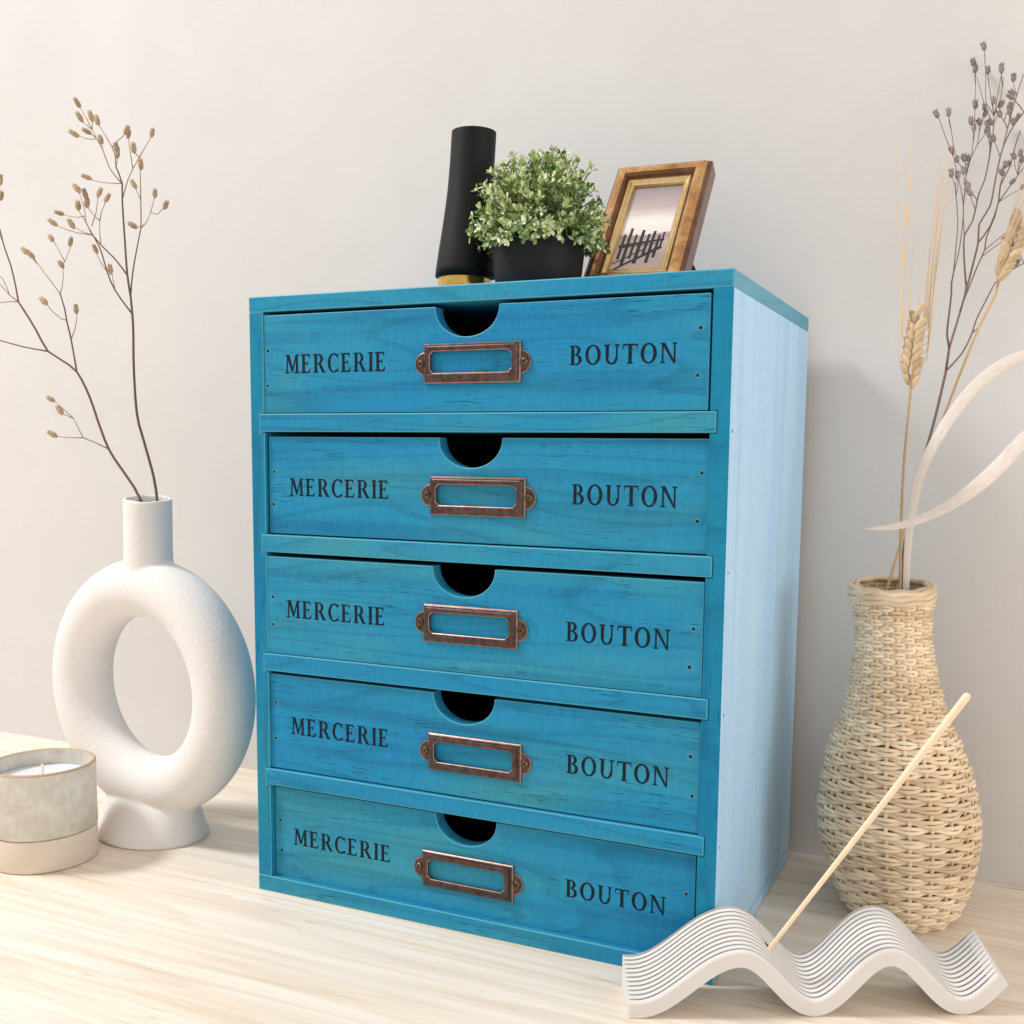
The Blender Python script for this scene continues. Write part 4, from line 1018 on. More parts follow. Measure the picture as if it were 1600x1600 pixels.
TWIG_DARK = [[[0.37322,0.14054,0.16758,0.001],[0.37312,0.14118,0.17146,0.000996],[0.37296,0.14208,0.1769,0.000993],[0.37279,0.14314,0.18329,0.000989],[0.37263,0.14426,0.19001,0.000985],[0.37251,0.14535,0.19642,0.000981],[0.3724,0.1464,0.20262,0.000978],[0.37228,0.14749,0.20904,0.000974],[0.37219,0.1486,0.21553,0.00097],[0.3722,0.14974,0.22193,0.000967],[0.37235,0.1509,0.2281,0.000963],[0.37263,0.15206,0.23395,0.000959],[0.373,0.15321,0.23956,0.000956],[0.37348,0.15441,0.24508,0.000952],[0.37411,0.15568,0.25068,0.000948],[0.37491,0.15707,0.25648,0.000944],[0.37597,0.15865,0.26272,0.000941],[0.37729,0.16041,0.26929,0.000937],[0.37871,0.16221,0.27587,0.000933],[0.38008,0.16394,0.28214,0.00093],[0.38126,0.16547,0.28778,0.000926],[0.38276,0.16747,0.2953,0.000922],[0.38399,0.16914,0.30164,0.000919],[0.38522,0.17093,0.3086,0.000915],[0.38632,0.17262,0.31542,0.000911],[0.38747,0.1745,0.3231,0.000907],[0.38851,0.1762,0.33012,0.000904],[0.38923,0.17738,0.335,0.0009]],[[0.38923,0.17738,0.335,0.0008],[0.38985,0.17668,0.34191,0.0008],[0.39047,0.17597,0.34879,0.0008]],[[0.39047,0.17597,0.34879,0.0007],[0.38893,0.17442,0.35696,0.000671],[0.38909,0.17394,0.36222,0.000643],[0.38952,0.17348,0.3684,0.000614],[0.38989,0.17309,0.37351,0.000586],[0.39037,0.17255,0.38054,0.000557],[0.39013,0.17174,0.38702,0.000529],[0.39091,0.17149,0.39238,0.0005]],[[0.39047,0.17597,0.34879,0.0008],[0.39136,0.1777,0.35306,0.000771],[0.39265,0.18021,0.35926,0.000743],[0.39401,0.18287,0.36584,0.000714],[0.3951,0.18503,0.37122,0.000686],[0.39642,0.1877,0.37795,0.000657],[0.39719,0.18947,0.3826,0.000629],[0.39749,0.19139,0.38847,0.0006]],[[0.38923,0.17738,0.335,0.0006],[0.39322,0.17842,0.33964,0.000583],[0.39783,0.17958,0.34576,0.000567],[0.40078,0.18021,0.35195,0.00055],[0.40288,0.18056,0.35775,0.000533],[0.40475,0.18068,0.36548,0.000517],[0.40671,0.18103,0.37038,0.0005],[0.40917,0.1815,0.37611,0.000483],[0.41123,0.18189,0.38085,0.000467],[0.41408,0.18243,0.38736,0.00045],[0.41795,0.18341,0.39125,0.000433],[0.42236,0.18453,0.39484,0.000417],[0.42965,0.18639,0.39905,0.0004]],[[0.40288,0.18056,0.35775,0.0004],[0.40757,0.18505,0.36289,0.0003]],[[0.39091,0.17149,0.39238,0.0004],[0.39111,0.17174,0.39667,0.000388],[0.39137,0.1721,0.40277,0.000375],[0.39159,0.17243,0.40875,0.000362],[0.39185,0.17285,0.4165,0.00035],[0.39181,0.17313,0.42397,0.000338],[0.39101,0.17307,0.43141,0.000325],[0.39007,0.17291,0.43803,0.000312],[0.38911,0.17282,0.44666,0.0003]],[[0.39091,0.17149,0.39238,0.0004],[0.39198,0.17292,0.39804,0.000391],[0.39318,0.17475,0.40581,0.000382],[0.39367,0.1759,0.41136,0.000373],[0.39402,0.17705,0.4173,0.000364],[0.39424,0.17804,0.42261,0.000355],[0.39437,0.17909,0.42856,0.000345],[0.3941,0.17985,0.43381,0.000336],[0.39315,0.18039,0.43955,0.000327],[0.39191,0.18076,0.44501,0.000318],[0.38934,0.18114,0.45397,0.000309],[0.3867,0.18167,0.46406,0.0003]],[[0.39749,0.19139,0.38847,0.0006],[0.39671,0.19119,0.39349,0.000586],[0.39581,0.19099,0.40073,0.000571],[0.39525,0.19091,0.40658,0.000557],[0.39478,0.19089,0.41305,0.000543],[0.39488,0.19108,0.41852,0.000529],[0.3991,0.19307,0.42742,0.000514],[0.40029,0.19375,0.4338,0.0005],[0.40105,0.19424,0.43961,0.000486],[0.40185,0.1947,0.44403,0.000471],[0.40455,0.19604,0.45176,0.000457],[0.40565,0.19668,0.45816,0.000443],[0.40643,0.1972,0.46496,0.000429],[0.40661,0.19745,0.47126,0.000414],[0.40656,0.19755,0.47591,0.0004]],[[0.39488,0.19108,0.41852,0.0004],[0.39437,0.19172,0.42301,0.000391],[0.39367,0.19268,0.42955,0.000382],[0.39327,0.19391,0.43687,0.000373],[0.39327,0.1951,0.44301,0.000364],[0.39344,0.1965,0.4499,0.000355],[0.39379,0.19796,0.45662,0.000345],[0.39437,0.1993,0.46225,0.000336],[0.39663,0.20173,0.46949,0.000327],[0.39883,0.20382,0.47507,0.000318],[0.39938,0.20539,0.48197,0.000309],[0.39937,0.2064,0.48726,0.0003]],[[0.3951,0.18503,0.37122,0.0007],[0.39605,0.18483,0.37545,0.000685],[0.39742,0.18454,0.38158,0.00067],[0.39887,0.18418,0.38843,0.000655],[0.40007,0.18385,0.39419,0.00064],[0.4014,0.18348,0.40065,0.000625],[0.40261,0.18308,0.40689,0.00061],[0.40345,0.1827,0.41199,0.000595],[0.40338,0.18179,0.41807,0.00058],[0.40346,0.18118,0.42255,0.000565],[0.40613,0.18141,0.42746,0.00055],[0.40907,0.18165,0.43299,0.000535],[0.41004,0.18133,0.43774,0.00052],[0.41064,0.18079,0.44303,0.000505],[0.41133,0.18024,0.44853,0.00049],[0.41223,0.17972,0.45439,0.000475],[0.41323,0.17919,0.46045,0.00046],[0.41447,0.17884,0.4659,0.000445],[0.41703,0.17875,0.47259,0.00043],[0.41983,0.1789,0.47796,0.000415],[0.42481,0.17946,0.48488,0.0004]],[[0.39605,0.18483,0.37545,0.0005],[0.39746,0.18571,0.37999,0.00049],[0.39949,0.18697,0.38656,0.00048],[0.40164,0.18831,0.39345,0.00047],[0.40337,0.18938,0.39891,0.00046],[0.40559,0.19068,0.40492,0.00045],[0.40697,0.19152,0.40897,0.00044],[0.40758,0.19225,0.41676,0.00043],[0.40951,0.19344,0.42281,0.00042],[0.41156,0.19468,0.429,0.00041],[0.41314,0.1959,0.43788,0.0004]],[[0.40345,0.1827,0.41199,0.0006],[0.40619,0.18586,0.4164,0.000573],[0.40941,0.18995,0.42275,0.000545],[0.41159,0.19395,0.43049,0.000518],[0.41308,0.19757,0.43825,0.000491],[0.41346,0.20175,0.44901,0.000464],[0.4158,0.20534,0.45546,0.000436],[0.41838,0.20922,0.46241,0.000409],[0.4196,0.21247,0.46965,0.000382],[0.42067,0.21571,0.47706,0.000355],[0.4227,0.21975,0.48538,0.000327],[0.42445,0.223,0.4919,0.0003]],[[0.41314,0.1959,0.43788,0.0004],[0.41579,0.19652,0.44202,0.000375],[0.41933,0.19734,0.44748,0.00035],[0.42322,0.19825,0.45338,0.000325],[0.42634,0.19897,0.45807,0.0003]],[[0.41447,0.17884,0.4659,0.0004],[0.4152,0.18016,0.47051,0.000386],[0.41627,0.18208,0.47712,0.000371],[0.41745,0.18406,0.48388,0.000357],[0.41876,0.18611,0.4906,0.000343],[0.42018,0.18824,0.49746,0.000329],[0.42138,0.18999,0.50308,0.000314],[0.42335,0.1926,0.51103,0.0003]],[[0.40643,0.1972,0.46496,0.0004],[0.40711,0.19755,0.47076,0.000375],[0.40779,0.19793,0.47805,0.00035],[0.40792,0.19806,0.48484,0.000325],[0.40787,0.19809,0.48999,0.0003]],[[0.39379,0.19796,0.45662,0.0003],[0.39496,0.19842,0.46185,0.000287],[0.39618,0.19891,0.46858,0.000275],[0.39654,0.19903,0.47535,0.000262],[0.3966,0.19903,0.48061,0.00025]],[[0.3867,0.18167,0.46406,0.0003],[0.38475,0.17981,0.46842,0.000275],[0.38225,0.1774,0.47415,0.00025],[0.37975,0.1749,0.48028,0.000225],[0.37781,0.17293,0.48514,0.0002]],[[0.3867,0.18167,0.46406,0.0003],[0.38642,0.1801,0.47122,0.000267],[0.38497,0.17789,0.47874,0.000233],[0.38355,0.17586,0.48533,0.0002]],[[0.40787,0.19809,0.48999,0.0003],[0.40674,0.19967,0.49546,0.000275],[0.40515,0.20186,0.50311,0.00025],[0.40387,0.20368,0.50943,0.000225],[0.40268,0.20591,0.51679,0.0002]],[[0.40787,0.19809,0.48999,0.0003],[0.40853,0.2006,0.49706,0.000267],[0.40931,0.20359,0.50549,0.000233],[0.41022,0.20736,0.5163,0.0002]],[[0.40792,0.19806,0.48484,0.0003],[0.40529,0.19856,0.49007,0.00028],[0.40201,0.19943,0.49754,0.00026],[0.40002,0.20044,0.50375,0.00024],[0.3981,0.20163,0.51054,0.00022],[0.39676,0.20248,0.51537,0.0002]],[[0.40787,0.19809,0.48999,0.0003],[0.40283,0.19861,0.49828,0.00028],[0.40207,0.20061,0.50607,0.00026],[0.4017,0.20308,0.51494,0.00024],[0.40065,0.20542,0.52435,0.00022],[0.39974,0.2072,0.53171,0.0002]],[[0.3966,0.19903,0.48061,0.0003],[0.3965,0.20312,0.4916,0.00028],[0.39626,0.20536,0.49786,0.00026],[0.39592,0.20819,0.50582,0.00024],[0.39558,0.21089,0.51348,0.00022],[0.39535,0.21275,0.51878,0.0002]],[[0.40787,0.19809,0.48999,0.0003],[0.41078,0.19826,0.4994,0.000267],[0.41166,0.1979,0.50623,0.000233],[0.41217,0.19752,0.51187,0.0002]],[[0.37781,0.17293,0.48514,0.00028],[0.37737,0.17284,0.48607,0.00024],[0.37674,0.17258,0.48623,0.0002]],[[0.38497,0.17789,0.47874,0.00028],[0.38342,0.17831,0.48387,0.00024],[0.38301,0.17906,0.48822,0.0002]],[[0.40387,0.20368,0.50943,0.00028],[0.4029,0.20514,0.51462,0.00024],[0.40254,0.20656,0.51897,0.0002]],[[0.41166,0.1979,0.50623,0.00028],[0.41087,0.19727,0.51119,0.00024],[0.41065,0.19694,0.51541,0.0002]],[[0.41166,0.1979,0.50623,0.00028],[0.41093,0.19792,0.51219,0.00024],[0.41053,0.19805,0.51738,0.0002]],[[0.39558,0.21089,0.51348,0.00028],[0.3948,0.21123,0.51822,0.00024],[0.39499,0.21188,0.52218,0.0002]],[[0.39535,0.21275,0.51878,0.00028],[0.3947,0.21204,0.52287,0.00024],[0.39373,0.21125,0.5262,0.0002]],[[0.40065,0.20542,0.52435,0.00028],[0.40027,0.20526,0.52902,0.00024],[0.39964,0.20498,0.53293,0.0002]],[[0.39626,0.20536,0.49786,0.00028],[0.39689,0.20597,0.4989,0.00024],[0.39643,0.20588,0.49909,0.0002]],[[0.39938,0.20539,0.48197,0.00028],[0.40026,0.2077,0.48859,0.00024],[0.40216,0.21031,0.49444,0.0002]],[[0.40026,0.2077,0.48859,0.00028],[0.40103,0.20754,0.49343,0.00024],[0.40177,0.20743,0.49751,0.0002]],[[0.40787,0.19809,0.48999,0.00028],[0.40673,0.19956,0.49486,0.00024],[0.4069,0.20125,0.49892,0.0002]],[[0.40792,0.19806,0.48484,0.00028],[0.40971,0.20144,0.49141,0.00024],[0.41111,0.20429,0.49715,0.0002]],[[0.41627,0.18208,0.47712,0.00028],[0.41421,0.18185,0.4815,0.00024],[0.41156,0.18127,0.48511,0.0002]],[[0.42018,0.18824,0.49746,0.00028],[0.41846,0.18693,0.50225,0.00024],[0.418,0.18629,0.50635,0.0002]],[[0.42481,0.17946,0.48488,0.00028],[0.42165,0.17798,0.48923,0.00024],[0.41753,0.17597,0.49281,0.0002]],[[0.42481,0.17946,0.48488,0.00028],[0.42063,0.18033,0.49082,0.00024],[0.41781,0.18128,0.49594,0.0002]],[[0.41421,0.18185,0.4815,0.00028],[0.41502,0.1829,0.48592,0.00024],[0.41663,0.18418,0.48959,0.0002]],[[0.41627,0.18208,0.47712,0.00028],[0.41718,0.18382,0.48252,0.00024],[0.41676,0.18476,0.48711,0.0002]],[[0.41983,0.1789,0.47796,0.00028],[0.41999,0.17912,0.47879,0.00024],[0.41928,0.17885,0.47885,0.0002]],[[0.41703,0.17875,0.47259,0.00028],[0.41935,0.18191,0.47813,0.00024],[0.42132,0.1846,0.48286,0.0002]],[[0.39654,0.19903,0.47535,0.00028],[0.39706,0.20025,0.4799,0.00024],[0.39658,0.20085,0.48363,0.0002]],[[0.39706,0.20025,0.4799,0.00028],[0.39622,0.20153,0.48466,0.00024],[0.39447,0.20219,0.48861,0.0002]],[[0.40026,0.2077,0.48859,0.00028],[0.39988,0.20762,0.48918,0.00024],[0.39925,0.20733,0.48897,0.0002]],[[0.41323,0.17919,0.46045,0.00028],[0.41117,0.1791,0.46585,0.00024],[0.40916,0.17892,0.47048,0.0002]],[[0.39437,0.1993,0.46225,0.00028],[0.38999,0.19952,0.46714,0.00024],[0.38481,0.19933,0.47125,0.0002]],[[0.39379,0.19796,0.45662,0.00028],[0.39098,0.19559,0.46064,0.00024],[0.38819,0.19333,0.4639,0.0002]],[[0.39379,0.19796,0.45662,0.00028],[0.39334,0.1969,0.46129,0.00024],[0.39226,0.19566,0.46519,0.0002]],[[0.39379,0.19796,0.45662,0.00028],[0.39428,0.19975,0.46178,0.00024],[0.39409,0.20098,0.46612,0.0002]],[[0.39344,0.1965,0.4499,0.00028],[0.39252,0.19793,0.45455,0.00024],[0.39191,0.19915,0.45837,0.0002]],[[0.39007,0.17291,0.43803,0.00028],[0.39057,0.17474,0.44456,0.00024],[0.39031,0.17603,0.4503,0.0002]],[[0.39007,0.17291,0.43803,0.00028],[0.38909,0.17231,0.44467,0.00024],[0.38694,0.17117,0.45053,0.0002]],[[0.40105,0.19424,0.43961,0.00028],[0.39791,0.19386,0.44445,0.00024],[0.39533,0.19356,0.4485,0.0002]],[[0.40029,0.19375,0.4338,0.00028],[0.39818,0.19489,0.4393,0.00024],[0.39674,0.19598,0.44398,0.0002]],[[0.3941,0.17985,0.43381,0.00028],[0.39457,0.17927,0.43905,0.00024],[0.39601,0.17916,0.44354,0.0002]],[[0.41346,0.20175,0.44901,0.00028],[0.41446,0.2014,0.45486,0.00024],[0.41548,0.20115,0.45995,0.0002]],[[0.41548,0.20115,0.45995,0.00028],[0.41569,0.20148,0.46066,0.00024],[0.41668,0.20214,0.46063,0.0002]],[[0.41446,0.2014,0.45486,0.00028],[0.4145,0.20174,0.45576,0.00024],[0.41414,0.20169,0.45584,0.0002]],[[0.42322,0.19825,0.45338,0.00028],[0.42112,0.19905,0.45943,0.00024],[0.42041,0.20021,0.46468,0.0002]],[[0.42322,0.19825,0.45338,0.00028],[0.42328,0.20112,0.46054,0.00024],[0.42388,0.20393,0.46691,0.0002]],[[0.42322,0.19825,0.45338,0.00028],[0.42376,0.20044,0.45843,0.00024],[0.42515,0.20278,0.4627,0.0002]],[[0.41314,0.1959,0.43788,0.00028],[0.4171,0.1994,0.44433,0.00024],[0.41997,0.20214,0.44995,0.0002]],[[0.41314,0.1959,0.43788,0.00028],[0.41931,0.19909,0.44271,0.00024],[0.42656,0.20266,0.44677,0.0002]],[[0.40697,0.19152,0.40897,0.00028],[0.41074,0.19453,0.4128,0.00026],[0.41547,0.19832,0.41762,0.00024],[0.4198,0.2018,0.42209,0.00022],[0.42308,0.20443,0.42549,0.0002]],[[0.40559,0.19068,0.40492,0.00028],[0.41192,0.19242,0.41039,0.00024],[0.41805,0.1941,0.41507,0.0002]],[[0.42965,0.18639,0.39905,0.00028],[0.42672,0.18452,0.40458,0.00024],[0.4226,0.18201,0.4093,0.0002]],[[0.42236,0.18453,0.39484,0.00028],[0.42368,0.18672,0.39973,0.00024],[0.42591,0.18917,0.40387,0.0002]],[[0.42672,0.18452,0.40458,0.00028],[0.42693,0.1863,0.41121,0.00024],[0.42772,0.18816,0.41708,0.0002]],[[0.41408,0.18243,0.38736,0.00028],[0.41966,0.18533,0.39349,0.00024],[0.42569,0.18834,0.39886,0.0002]],[[0.40792,0.19806,0.48484,0.00028],[0.40701,0.19745,0.48545,0.00024],[0.40638,0.19699,0.48531,0.0002]],[[0.40656,0.19755,0.47591,0.00028],[0.40611,0.19797,0.48041,0.00024],[0.40434,0.1977,0.48411,0.0002]],[[0.39883,0.20382,0.47507,0.00028],[0.40159,0.20393,0.47921,0.00024],[0.40372,0.20398,0.48262,0.0002]],[[0.40711,0.19755,0.47076,0.00028],[0.40579,0.19688,0.47489,0.00024],[0.40541,0.19666,0.47829,0.0002]],[[0.40661,0.19745,0.47126,0.00028],[0.40547,0.19809,0.4763,0.00024],[0.40482,0.19876,0.48055,0.0002]]]
TWIG_DARK_PODS = [[0.37669,0.17266,0.48699,-0.434,0.088,0.897,1.094],[0.38303,0.17824,0.48873,-0.097,0.149,0.984,1.066],[0.40261,0.20428,0.51899,-0.147,0.092,0.985,1.041],[0.41055,0.19868,0.51672,-0.152,0.108,0.982,1.08],[0.41046,0.19884,0.51839,0.064,-0.033,0.997,0.903],[0.39495,0.21175,0.52291,0.033,0.158,0.987,1.09],[0.39359,0.21303,0.52756,-0.312,0.204,0.928,1.084],[0.39954,0.2061,0.53407,-0.349,-0.057,0.936,1.086],[0.3964,0.20566,0.49979,-0.118,0.021,0.993,1.09],[0.40222,0.20816,0.49459,0.245,0.187,0.951,0.952],[0.40163,0.20955,0.4989,-0.081,-0.067,0.995,0.924],[0.40696,0.19877,0.49893,-0.181,0.236,0.955,1.046],[0.41118,0.20095,0.49692,0.396,0.3,0.868,1.039],[0.41153,0.18103,0.48578,-0.404,-0.236,0.884,0.997],[0.4179,0.18848,0.50778,-0.03,-0.107,0.994,1.036],[0.41746,0.17731,0.49395,-0.764,-0.248,0.596,1.075],[0.41786,0.17768,0.49557,-0.562,-0.244,0.791,1.065],[0.41659,0.18396,0.49026,0.276,0.379,0.883,1.065],[0.41675,0.18354,0.48749,0.249,0.348,0.904,1.07],[0.41924,0.17883,0.47958,-0.426,0.017,0.905,0.961],[0.42134,0.18188,0.48282,0.406,0.038,0.913,0.951],[0.39658,0.20012,0.48419,-0.083,0.289,0.954,0.968],[0.39454,0.20022,0.48881,-0.071,0.177,0.982,1.04],[0.39921,0.20738,0.48975,-0.576,-0.384,0.722,1.043],[0.40913,0.17868,0.47116,-0.359,-0.198,0.912,0.914],[0.38499,0.19624,0.4712,-0.517,-0.359,0.777,1.065],[0.38794,0.19644,0.46546,-0.387,-0.082,0.918,0.904],[0.39205,0.1984,0.46666,-0.193,-0.143,0.971,1.078],[0.39415,0.1993,0.46646,-0.062,0.076,0.995,0.907],[0.39201,0.19692,0.45859,-0.039,0.25,0.968,1.038],[0.39037,0.17457,0.4507,-0.01,-0.044,0.999,1.077],[0.38676,0.17311,0.45175,-0.102,-0.031,0.994,1.068],[0.39533,0.19287,0.4491,-0.711,-0.132,0.69,0.953],[0.39683,0.19348,0.44418,-0.555,0.116,0.824,1.097],[0.39582,0.18195,0.44494,0.006,0.354,0.935,1.078],[0.41536,0.20409,0.46144,0.056,0.13,0.99,0.933],[0.41665,0.20182,0.46131,0.44,0.625,0.645,1.013],[0.4141,0.20145,0.45654,-0.444,0.214,0.87,1.044],[0.42041,0.1984,0.46498,-0.466,-0.157,0.871,0.965],[0.4239,0.20015,0.4667,0.084,0.059,0.995,0.934],[0.42515,0.20023,0.46282,0.323,0.225,0.919,0.911],[0.41997,0.20041,0.45031,0.564,0.493,0.662,0.94],[0.42652,0.20297,0.4476,0.774,0.417,0.476,1.049],[0.42311,0.20062,0.42549,0.599,0.276,0.751,0.948],[0.41792,0.19751,0.41648,0.756,0.304,0.579,1.042],[0.42251,0.18463,0.41053,-0.647,0.12,0.753,0.905],[0.4259,0.18723,0.40429,0.406,0.427,0.808,0.908],[0.4277,0.18651,0.41752,0.022,-0.031,0.999,0.993],[0.42563,0.18901,0.39973,0.479,0.134,0.867,1.046],[0.40632,0.19752,0.48622,-0.698,-0.182,0.693,0.996],[0.40431,0.19763,0.48485,-0.368,0.061,0.928,1.02],[0.40355,0.207,0.48423,0.451,0.495,0.743,0.909],[0.40533,0.19781,0.47936,-0.219,-0.06,0.974,0.934],[0.40482,0.19784,0.48105,-0.127,0.216,0.968,0.952]]
WHEAT_UPRIGHT = [[[0.37349,0.12987,0.16929,0.001],[0.37343,0.1303,0.17297,0.000993],[0.37335,0.13091,0.17804,0.000985],[0.37325,0.13163,0.18412,0.000978],[0.37311,0.13241,0.19085,0.00097],[0.37292,0.13321,0.19785,0.000963],[0.37273,0.13379,0.20313,0.000956],[0.3725,0.13441,0.20887,0.000948],[0.37223,0.13505,0.21491,0.000941],[0.37196,0.13571,0.22113,0.000933],[0.37169,0.13638,0.22737,0.000926],[0.37146,0.13705,0.2335,0.000919],[0.37127,0.1377,0.23937,0.000911],[0.37111,0.13833,0.24493,0.000904],[0.37097,0.13894,0.25029,0.000896],[0.37085,0.13955,0.25556,0.000889],[0.37076,0.14017,0.26082,0.000881],[0.3707,0.14082,0.26617,0.000874],[0.37067,0.1415,0.27169,0.000867],[0.37068,0.14224,0.27749,0.000859],[0.37075,0.14297,0.28313,0.000852],[0.37087,0.14381,0.2894,0.000844],[0.37103,0.14471,0.29598,0.000837],[0.3712,0.14562,0.30258,0.00083],[0.37139,0.14649,0.30888,0.000822],[0.37156,0.14728,0.31458,0.000815],[0.3717,0.14795,0.31936,0.000807],[0.37179,0.14844,0.32291,0.0008]]]
WHEAT_UPRIGHT_GRAINS = [[0.37414,0.15651,0.36968,0.51,0.061,0.858,1.0],[0.37465,0.15566,0.36072,0.509,0.061,0.859,1.0],[0.37492,0.1552,0.35595,0.508,0.061,0.859,1.0],[0.37461,0.15453,0.35152,0.507,0.061,0.86,1.0],[0.37431,0.15388,0.34722,0.506,0.061,0.86,1.0],[0.37438,0.15328,0.34196,0.506,0.061,0.861,1.0],[0.37467,0.15279,0.33683,0.505,0.061,0.861,1.0],[0.37461,0.15218,0.33205,0.504,0.062,0.862,1.0],[0.37381,0.15118,0.32666,0.503,0.062,0.862,1.0],[0.37058,0.15774,0.36549,-0.429,0.156,0.89,1.0],[0.36979,0.15671,0.35984,-0.43,0.156,0.889,1.0],[0.36918,0.15586,0.35503,-0.431,0.156,0.889,1.0],[0.36838,0.15485,0.34962,-0.432,0.156,0.888,1.0],[0.3681,0.15415,0.34481,-0.433,0.156,0.888,1.0],[0.3676,0.15335,0.34001,-0.433,0.156,0.888,1.0],[0.367,0.15248,0.33496,-0.434,0.156,0.887,1.0],[0.36863,0.15253,0.32946,-0.434,0.156,0.887,1.0]]
